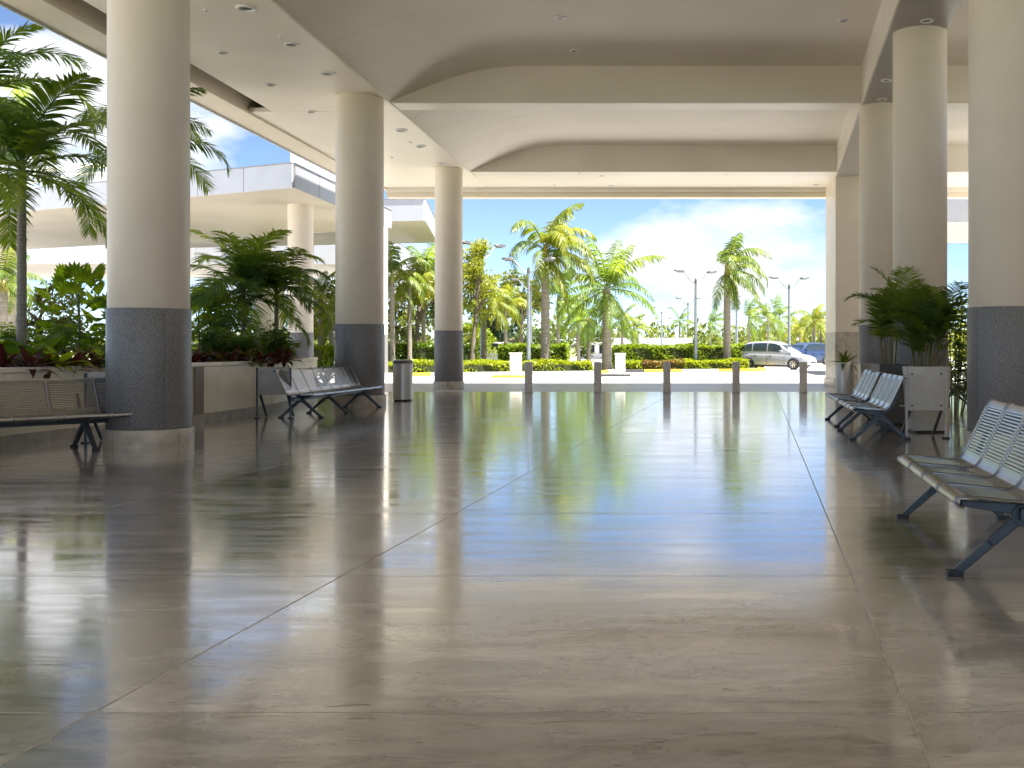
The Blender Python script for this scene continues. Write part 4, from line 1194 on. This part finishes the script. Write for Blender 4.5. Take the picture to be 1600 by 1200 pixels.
# ------------------------------------------------------------------ street lamps
def street_lamp():
    t = empty('street_lamp', (0, 0, 0))
    MB().tube([(0, 0, 0), (0, 0, 0.5), (0, 0, 2.4), (0, 0, 4.85)], [0.115, 0.105, 0.09, 0.062], 14).build('pole', 'pole', t, 50)
    MB().lathe([(0.20, 0), (0.20, 0.03), (0.12, 0.035), (0.12, 0.10)], 16).build('base_flange', 'pole', t, 40)
    MB().lathe([(0.075, 4.84), (0.075, 5.0), (0.02, 5.12), (0.001, 5.12)], 14).build('cap', 'lamphead', t, 40)
    for s_ in (-1, 1):
        pts = [(0, 0, 4.8), (s_ * 0.22, 0, 4.88), (s_ * 0.45, 0, 5.10), (s_ * 0.66, 0, 5.38), (s_ * 0.8, 0, 5.45)]
        a = MB().tube(pts, [0.035, 0.032, 0.03, 0.028, 0.028], 8).build('arm', 'pole', t, 50)
        x0, x1 = (0.66, 1.26)
        b = MB()
        vs = []
        for x, w, z0, z1 in ((0.70, 0.07, 5.42, 5.50), (0.84, 0.15, 5.40, 5.54), (1.10, 0.17, 5.42, 5.56), (1.28, 0.10, 5.47, 5.55)):
            vs += [(s_ * x, -w, z0), (s_ * x, w, z0), (s_ * x, w * .7, z1), (s_ * x, -w * .7, z1)]
        fs = [(0, 1, 2, 3), (15, 14, 13, 12)]
        for i in range(3):
            o = 4 * i
            fs += [(o + q, o + 4 + q, o + 4 + (q + 1) % 4, o + (q + 1) % 4) for q in range(4)]
        hd = b.add(vs, fs).build('lamp_head', 'lamphead', t, bevel=0.015)
        MB().box(min(s_ * .84, s_ * 1.10), max(s_ * .84, s_ * 1.10), -0.11, 0.11, 5.385, 5.40).build('lens', 'lens', hd)
    return t
lamp0 = street_lamp()
LAMPS = [(826, 50.3, 0, 1.0, 'tall double-armed lamp by the thick yellow-crowned palm, nearest of the street lamps'),
         (1087, 57.0, 0.45, 0.98, 'double-armed street lamp left of the lone leaning-crowned palm'),
         (1233, 64.0, 0.25, 1.0, 'double-armed street lamp rising behind the white car'),
         (1151, 71.0, 0.55, 0.98, 'double-armed street lamp just right of the lone palm trunk'),
         (1034, 108.0, 0.5, 0.97, 'small far lamp beside the second palm crown tip'),
         (829, 63.0, 0.1, 0.97, 'lamp heads peeping out behind the nearest street lamp'),
         (754, 61.0, 0.9, 1.32, 'tallest lamp, standing behind golden trees next to the slim column'),
         (1075, 150.0, 0.3, 1.5, 'very far thin lamp mast left of the lone palm')]
for i, (px, D, rz, s_, lab) in enumerate(LAMPS):
    o = lamp0 if i == 0 else copy_tree(lamp0)
    o.location = (gx(px, D), D, -0.05); o.rotation_euler = (0, 0, rz); o.scale = (s_,) * 3
    tag(o, lab, 'street lamp', 'double-armed street lamps')

# ------------------------------------------------------------------ palms and trees beyond the road
def FS(L, leafL, n_, W, m_, hang, seed, spec):
    n_, W, hang = int(n_ * 1.3), W * 0.95, hang * 1.5
    return [frond_mesh(L * s_, e, dr, leafL, n_, W, hang, seed + i, m_, segs=3, vee=0.15, rr=0.03) for i, (e, dr, s_) in enumerate(spec)]
SPEC = ((80, 75, .85), (62, 125, 1), (46, 140, 1.05), (28, 130, 1.05), (8, 100, 1.0), (-18, 65, .92), (-42, 40, .8))
F_ROY_Y = FS(2.9, 0.75, 34, 0.075, 'palm_y', 1.0, 101, SPEC)
F_ROY_M = FS(2.9, 0.72, 34, 0.075, 'palm_m', 0.9, 121, SPEC)
F_COCO = FS(3.0, 0.70, 32, 0.075, 'palm_g', 0.9, 141, ((76, 45, .9), (60, 75, 1), (42, 90, 1.05), (22, 90, 1.05), (3, 75, 1.05), (-22, 55, 1.0), (-46, 35, .9)))
E = math.radians
def isl(px, D, z=0.04): return (gx(px, D), D, z)
palm(isl(852, 53.0), 5.15, 0.25, 0.19, 'thick royal palm with a yellow-lit crown touching the roof edge line', F_ROY_Y[:3] + F_ROY_M[3:5] + F_ROY_Y[4:], 20, 5, shaft=1.25, shaft_m='shaft_y', wind=E(-20), crown_r=0.19, rings=20, scale=1.18)
palm(isl(948, 54.5), 3.85, 0.27, 0.20, 'palm with wide star-shaped green crown and swollen grey base', F_COCO, 19, 12, shaft=0.5, shaft_m='trunk', wind=None, rings=20, scale=1.12)
palm(isl(1136, 57.5), 4.3, 0.22, 0.18, 'lone palm with wind-swept leaning crown beside the white car', F_ROY_M[:3] + F_ROY_M[3:], 15, 23, shaft=1.6, shaft_m='shaft_y', wind=E(-10), crown_r=0.17, rings=20, scale=1.12)
BP = [(872, 70.0, 4.0, F_COCO, 1.05, 'palm crown right behind the thick royal palm'), (904, 78.0, 3.2, F_ROY_M, 0.85, 'slim palm between the royal palm and the star-crowned palm'),
      (920, 64.0, 2.6, F_COCO, 0.72, 'short palm tucked left of the star-crowned palm'), (757, 60.0, 3.5, F_ROY_Y, 0.82, 'golden palm right of the slim column'),
      (790, 68.0, 3.6, F_ROY_Y, 0.80, 'golden palm left of the nearest street lamp'), (613, 50.0, 4.3, F_ROY_M, 0.85, 'palm at the edge of the second column, under the white canopy tip'),
      (662, 63.0, 5.2, F_COCO, 1.05, 'full palm crown hugging the slim column'), (640, 56.0, 4.4, F_ROY_Y, 0.75, 'yellow palm between the two far planter-side columns'),
      (972, 88.0, 3.0, F_ROY_M, 0.9, 'far palm hanging under the star-shaped crown'), (990, 98.0, 2.6, F_ROY_Y, 0.8, 'far small palm right of the star-crowned palm trunk'),
      (1272, 78.0, 2.8, F_ROY_Y, 0.75, 'short bright palm against the square pier'), (1283, 86.0, 2.9, F_ROY_Y, 0.7, 'half-hidden bright palm at the square pier edge'),
      (500, 57.0, 3.6, F_ROY_M, 0.85, 'sunlit palm between the far canopy column and the second column'), (518, 52.0, 2.6, F_ROY_Y, 0.7, 'small golden palm touching the second column'),
      (5, 27.5, 2.7, F_ROY_M, 0.5, 'small sunlit palm at the photo edge under the near canopy'),
      (1170, 120.0, 4.0, F_COCO, 1.1, 'far palm behind the lone palm trunk'), (1200, 112.0, 3.7, F_ROY_M, 1.05, 'far palm above the white car roof'), (1218, 118.0, 4.0, F_COCO, 1.1, 'far palm just left of the lamp behind the car'),
      (1110, 125.0, 3.6, F_COCO, 0.95, 'far palm between the lamp and the lone palm'), (1062, 135.0, 4.2, F_COCO, 0.8, 'far palm above the white low building'), (1250, 105.0, 2.6, F_ROY_Y, 0.9, 'far golden palm right of the lamp behind the car')]
for i, (px, D, h, fs_, s_, lab) in enumerate(BP):
    palm((gx(px, D), D, 0.0), h, 0.14, 0.10, lab, fs_, 13 if D < 90 else 11, 200 + i, shaft=0.6 * s_, shaft_m='shaft' if i % 2 else 'shaft_y', rings=10, scale=s_, wind=E(-15) if i % 3 == 0 else None)

TR = [(652, 58.5, 5.2, (0.3, 0, 4.6), (1.7, 1.4, 1.1), 'treey', 'golden tree with pale forked trunk left of the slim column', 4200, 0.11),
      (737, 57.0, 5.8, (0.6, 0, 4.9), (1.5, 1.5, 1.9), 'treey', 'feathery golden tree leaning out from the slim column', 5200, 0.10),
      (772, 75.0, 5.2, (0, 0, 3.4), (2.0, 1.8, 1.8), 'treed', 'dark green tree behind the golden palms', 2600, 0.2),
      (815, 72.0, 6.0, (0, 0, 4.8), (1.9, 1.6, 1.6), 'tree', 'green tree behind the lamp nearest the road', 2400, 0.18),
      (700, 72.0, 5.2, (0, 0, 3.8), (2.4, 1.8, 1.8), 'tree', 'green tree behind the slim column', 2400, 0.18),
      (620, 72.0, 4.8, (0, 0, 2.9), (2.2, 1.8, 1.5), 'tree', 'round green tree low between the second and slim columns', 2200, 0.18),
      (505, 66.0, 5.0, (0, 0, 3.2), (2.4, 2.0, 2.0), 'treey', 'golden tree behind the planter end', 2200, 0.18),
      (60, 46.0, 4.5, (0, 0, 2.6), (2.0, 1.8, 1.6), 'tree', 'tree in the sun behind the fan-leaved plant', 2200, 0.15),
      (735, 66.0, 3.2, (0, 0, 1.6), (1.6, 1.3, 1.1), 'hedgey', 'rounded lime bush right of the slim column', 2200, 0.12),
      (800, 82.0, 3.4, (0, 0, 2.0), (2.6, 1.8, 1.3), 'tree', 'low bushy tree under the golden palms', 2200, 0.18),
      (905, 92.0, 3.0, (0, 0, 1.9), (3.4, 2.0, 1.3), 'tree', 'wide low tree between the palm trunks', 2200, 0.2)]
for i, (px, D, h, cc, crr, m_, lab, nl, sz) in enumerate(TR):
    tree((gx(px, D), D, 0.0), lab, h, cc, crr, m_, 300 + i, leaves=nl, size=sz, lean=(0.5 if i == 1 else 0, 0))

# far wood along the horizon: one mass
r = random.Random(55)
b = MB()
for k_ in range(260):
    D = r.uniform(135, 190); x = r.uniform(-75, 45)
    rad = r.uniform(1.6, 3.2); zc = r.uniform(0.5, 2.2) + (1.4 if r.random() < 0.25 else 0)
    for q in range(60):
        d = Vector((r.gauss(0, 1), r.gauss(0, 1), r.gauss(0, .8))).normalized() * rad * r.random() ** 0.4
        leaf_quads(b, (x + d.x, D + d.y, zc + d.z), 0.5, r, 0.5)
o = b.build('distant_treeline', 'tree'); tag(o, 'hazy green line of distant trees along the horizon', 'treeline', kind='stuff')
m = MB()
hp = [(-900 + 1800 * i / 60, 3 + 9 * max(0, math.sin(i * 0.37 + 1.2)) + 5 * math.sin(i * 0.9) ** 2 + (14 * math.exp(-((i - 36) / 5) ** 2))) for i in range(61)]
m.add([(x, 900, -1) for x, z in hp] + [(x, 950, z) for x, z in hp] + [(x, 1100, -1) for x, z in hp],
      [(i, i + 1, 62 + i, 61 + i) for i in range(60)] + [(61 + i, 62 + i, 123 + i, 122 + i) for i in range(60)])
struct('hills', m, 'hill', 60)

# ------------------------------------------------------------------ white low building far behind
t = empty('low_building', (gx(905, 112), 112, -0.05)); tag(t, 'long low white building with a flat roof far behind the hedge', 'building')
MB().box(0, 11.5, 0.4, 6, 0, 1.75).build('wall', 'wallwhite', t)
MB().box(-0.5, 12, -0.6, 6.4, 1.76, 2.25).build('roof', 'fascia', t)
for k_ in range(7):
    f = MB().box(0.5 + k_ * 1.6, 1.6 + k_ * 1.6, 0.36, 0.39, 0.6, 1.5).build('window', 'carglass', t)
    MB().box(0.47 + k_ * 1.6, 1.63 + k_ * 1.6, 0.33, 0.38, 0.53, 0.59).build('sill', 'fascia', f)
for k_ in range(5):
    MB().box(0.1 + k_ * 2.8, 0.22 + k_ * 2.8, -0.4, -0.28, 0, 1.755).build('post', 'whitemetal', t)

# ------------------------------------------------------------------ cars
def car(loc, rz, paint, label, L=4.45, kind='mpv'):
    """nose towards +X. body and cabin lofted from cross sections"""
    t = empty('parked_car', loc, rz); tag(t, label, 'car', 'cars beyond the road')
    # stations: x, bottom z, shoulder z (top of body), half width
    ST = [(-2.18, 0.42, 0.78, 0.62), (-2.14, 0.30, 0.98, 0.76), (-1.9, 0.24, 1.02, 0.84), (-1.3, 0.22, 1.01, 0.87), (-0.4, 0.21, 0.98, 0.875), (0.5, 0.21, 0.95, 0.875),
          (1.0, 0.21, 0.93, 0.87), (1.45, 0.22, 0.87, 0.86), (1.85, 0.23, 0.79, 0.82), (2.10, 0.26, 0.70, 0.72), (2.24, 0.34, 0.58, 0.55)]
    def sect(x, z0, z1, w):
        h = z1 - z0
        half = [(w * 0.80, z0), (w * 0.97, z0 + 0.10 * h), (w, z0 + 0.45 * h), (w * 0.985, z0 + 0.72 * h), (w * 0.93, z0 + 0.93 * h), (w * 0.82, z1), (w * 0.4, z1 + 0.025)]
        return [(x, -y, z) for y, z in half] + [(x, y, z) for y, z in reversed(half)]
    def loft(rows, caps=True):
        b = MB(); nn = len(rows[0]); vs = [p for r_ in rows for p in r_]; fs = []
        for i in range(len(rows) - 1):
            for k_ in range(nn):
                k2 = (k_ + 1) % nn
                fs.append((i * nn + k_, i * nn + k2, (i + 1) * nn + k2, (i + 1) * nn + k_))
        fs.append(tuple(range(nn))); fs.append(tuple(reversed(range((len(rows) - 1) * nn, len(rows) * nn))))
        return b.add(vs, fs)
    body = loft([sect(*s_) for s_ in ST]).build('body', paint, t, 50)
    # cabin: x at belt, x at roof, narrower at the top
    CS = [(-2.05, 1.00, 1.02), (-1.86, 0.99, 1.40), (-1.45, 0.98, 1.56), (-0.5, 0.96, 1.62), (0.15, 0.95, 1.58), (0.55, 0.94, 1.44), (1.22, 0.90, 0.95)]
    rows = []
    for x, zb, zt in CS:
        h = zt - zb
        wt = 0.80 - 0.20 * (h / 0.66)
        half = [(0.82, zb - 0.05), (0.81, zb + 0.05 * h), ((0.81 + wt) / 2 + 0.02, zb + 0.55 * h), (wt + 0.035, zb + 0.88 * h), (wt - 0.06, zt - 0.012), (wt * 0.4, zt + 0.012)]
        rows.append([(x, -y, z) for y, z in half] + [(x, y, z) for y, z in reversed(half)])
    loft(rows).build('cabin', paint, t, 50)
    # side glass: panes just proud of the cabin side
    def sidept(x, u, s_):
        for i in range(len(CS) - 1):
            if CS[i][0] <= x <= CS[i + 1][0]:
                q = (x - CS[i][0]) / (CS[i + 1][0] - CS[i][0])
                zb = CS[i][1] + q * (CS[i + 1][1] - CS[i][1]); zt = CS[i][2] + q * (CS[i + 1][2] - CS[i][2])
        h = zt - zb; wt = 0.80 - 0.20 * (h / 0.66); wm = (0.81 + wt) / 2 + 0.02
        y = 0.81 + (wm - 0.81) * (u - 0.05) / 0.5 if u < 0.55 else wm + (wt + 0.035 - wm) * (u - 0.55) / 0.33
        return (x, s_ * (y + 0.012), zb + u * h)
    for s_ in (-1, 1):
        for xs in ((-1.88, -1.55, -1.18), (-1.12, -0.7, -0.26), (-0.20, 0.2, 0.66)):
            b = MB(); vs = []
            for i, x in enumerate(xs):
                vs += [sidept(x, 0.14, s_), sidept(x, 0.55, s_), sidept(x if xs[2] < 0.5 or i < 2 else 0.50, 0.86, s_)]
            fs = []
            for i in range(2):
                for j in range(2):
                    f = (3 * i + j, 3 * i + 3 + j, 3 * i + 4 + j, 3 * i + 1 + j)
                    fs.append(f if s_ < 0 else tuple(reversed(f)))
            b.add(vs, fs).build('side_window', 'carglass', t)
        for x in (-1.15, -0.23, 0.82):
            MB().box(x - 0.006, x + 0.006, s_ * 0.872 - 0.008, s_ * 0.872 + 0.008, 0.34, 0.86).build('door_seam', 'blackplastic', t)
        for x in (-0.95, -0.02):
            MB().box(x - 0.10, x + 0.10, s_ * 0.868 - 0.02, s_ * 0.868 + 0.02, 0.82, 0.85).build('door_handle', paint, t, bevel=0.008)
        mr = MB().box(0.60, 0.76, min(s_ * 0.86, s_ * 1.04), max(s_ * 0.86, s_ * 1.04), 0.98, 1.12).build('wing_mirror', paint, t, bevel=0.03)
        MB().box(-1.1, 1.1, s_ * 0.86 - 0.02, s_ * 0.86 + 0.02, 0.20, 0.27).build('sill_trim', 'blackplastic', t)
        # lamps
        b = MB(); b.add([(1.88, s_ * 0.80, 0.62), (2.14, s_ * 0.62, 0.56), (2.16, s_ * 0.60, 0.66), (1.80, s_ * 0.82, 0.77), (1.90, s_ * 0.70, 0.62), (2.1, s_ * 0.5, 0.6), (2.1, s_ * .5, .66), (1.8, s_ * .7, .78)],
                      [(0, 1, 2, 3), (7, 6, 5, 4), (0, 4, 5, 1), (1, 5, 6, 2), (2, 6, 7, 3), (3, 7, 4, 0)]).build('headlight', 'headlight', t, bevel=0.02)
        MB().box(-2.17, -2.02, min(s_ * 0.66, s_ * 0.80), max(s_ * 0.66, s_ * 0.80), 0.74, 1.0).build('tail_light', 'taillight', t, bevel=0.02)
        for x in (-1.38, 1.38):
            w_ = place('wheel', MB().lathe([(0.001, -0.10), (0.20, -0.10), (0.20, 0.09), (0.001, 0.09)], 20).mesh('wheel', 'blackplastic', 40), t, (x, s_ * 0.80, 0.32), (PI / 2, 0, 0))
            MB().lathe([(0.20, -0.10), (0.30, -0.105), (0.32, -0.07), (0.32, 0.07), (0.30, 0.105), (0.20, 0.10)], 28).build('tyre', 'tyre', w_, 40)
            rm = MB()
            for k_ in range(7):
                a = 2 * PI * k_ / 7
                rm.bar((0.03 * math.cos(a), 0.03 * math.sin(a), 0.108 * -s_ * -1), (0.195 * math.cos(a), 0.195 * math.sin(a), 0.104 * s_), 0.05, 0.012)
            rm.lathe([(0.185, 0.09 * s_), (0.208, 0.112 * s_), (0.212, 0.09 * s_)], 28)
            rm.lathe([(0.001, 0.115 * s_), (0.05, 0.112 * s_), (0.055, 0.09 * s_)], 14)
            rm.build('rim', 'rim', w_, 40, rot=(0, 0, 0)).scale = (1, 1, -1)
            MB().lathe([(0.335, -0.09), (0.375, -0.09), (0.375, 0.092), (0.335, 0.092)], 24, a0=0.0, a1=PI).build('wheel_arch', 'blackplastic', t, 40, loc=(x, s_ * 0.79, 0.30), rot=(PI / 2, 0, 0))
    # windscreen and rear glass
    MB().add([(1.15, -0.70, 0.97), (1.15, 0.70, 0.97), (0.62, 0.60, 1.425), (0.62, -0.60, 1.425), (1.12, -0.70, 0.93), (1.12, 0.70, 0.93), (0.59, 0.60, 1.40), (0.59, -0.60, 1.40)],
             [(0, 1, 2, 3), (7, 6, 5, 4), (0, 4, 5, 1), (1, 5, 6, 2), (2, 6, 7, 3), (3, 7, 4, 0)]).build('windscreen', 'carglass', t)
    MB().add([(-2.07, -0.62, 1.05), (-2.07, 0.62, 1.05), (-1.90, 0.55, 1.38), (-1.90, -0.55, 1.38), (-2.02, -0.62, 1.05), (-2.02, 0.62, 1.05), (-1.85, 0.55, 1.38), (-1.85, -0.55, 1.38)],
             [(3, 2, 1, 0), (4, 5, 6, 7), (0, 1, 5, 4), (1, 2, 6, 5), (2, 3, 7, 6), (3, 0, 4, 7)]).build('rear_window', 'carglass', t)
    MB().box(2.12, 2.25, -0.42, 0.42, 0.36, 0.46).build('grille', 'blackplastic', t, bevel=0.02)
    MB().box(2.235, 2.255, -0.25, 0.25, 0.47, 0.56).build('number_plate', 'wallwhite', t)
    MB().box(-2.0, 1.9, -0.6, 0.6, 0.16, 0.24).build('underbody', 'blackplastic', t)
    return t
car((gx(1213, 60.5), 60.5, -0.045), math.radians(-28), 'carpaint', 'silver-white people carrier on the road beyond the bollards')
car((gx(1256, 76.0), 76.0, -0.045), math.radians(-140), 'carblue', 'dark blue car parked behind the white people carrier')
car((gx(765, 74.0), 74.0, -0.045), math.radians(170), 'cargrey', 'pale car parked behind the golden palm')
car((gx(975, 122.0), 122.0, -0.045), math.radians(15), 'cargrey', 'pale car far behind the star-crowned palm trunk')
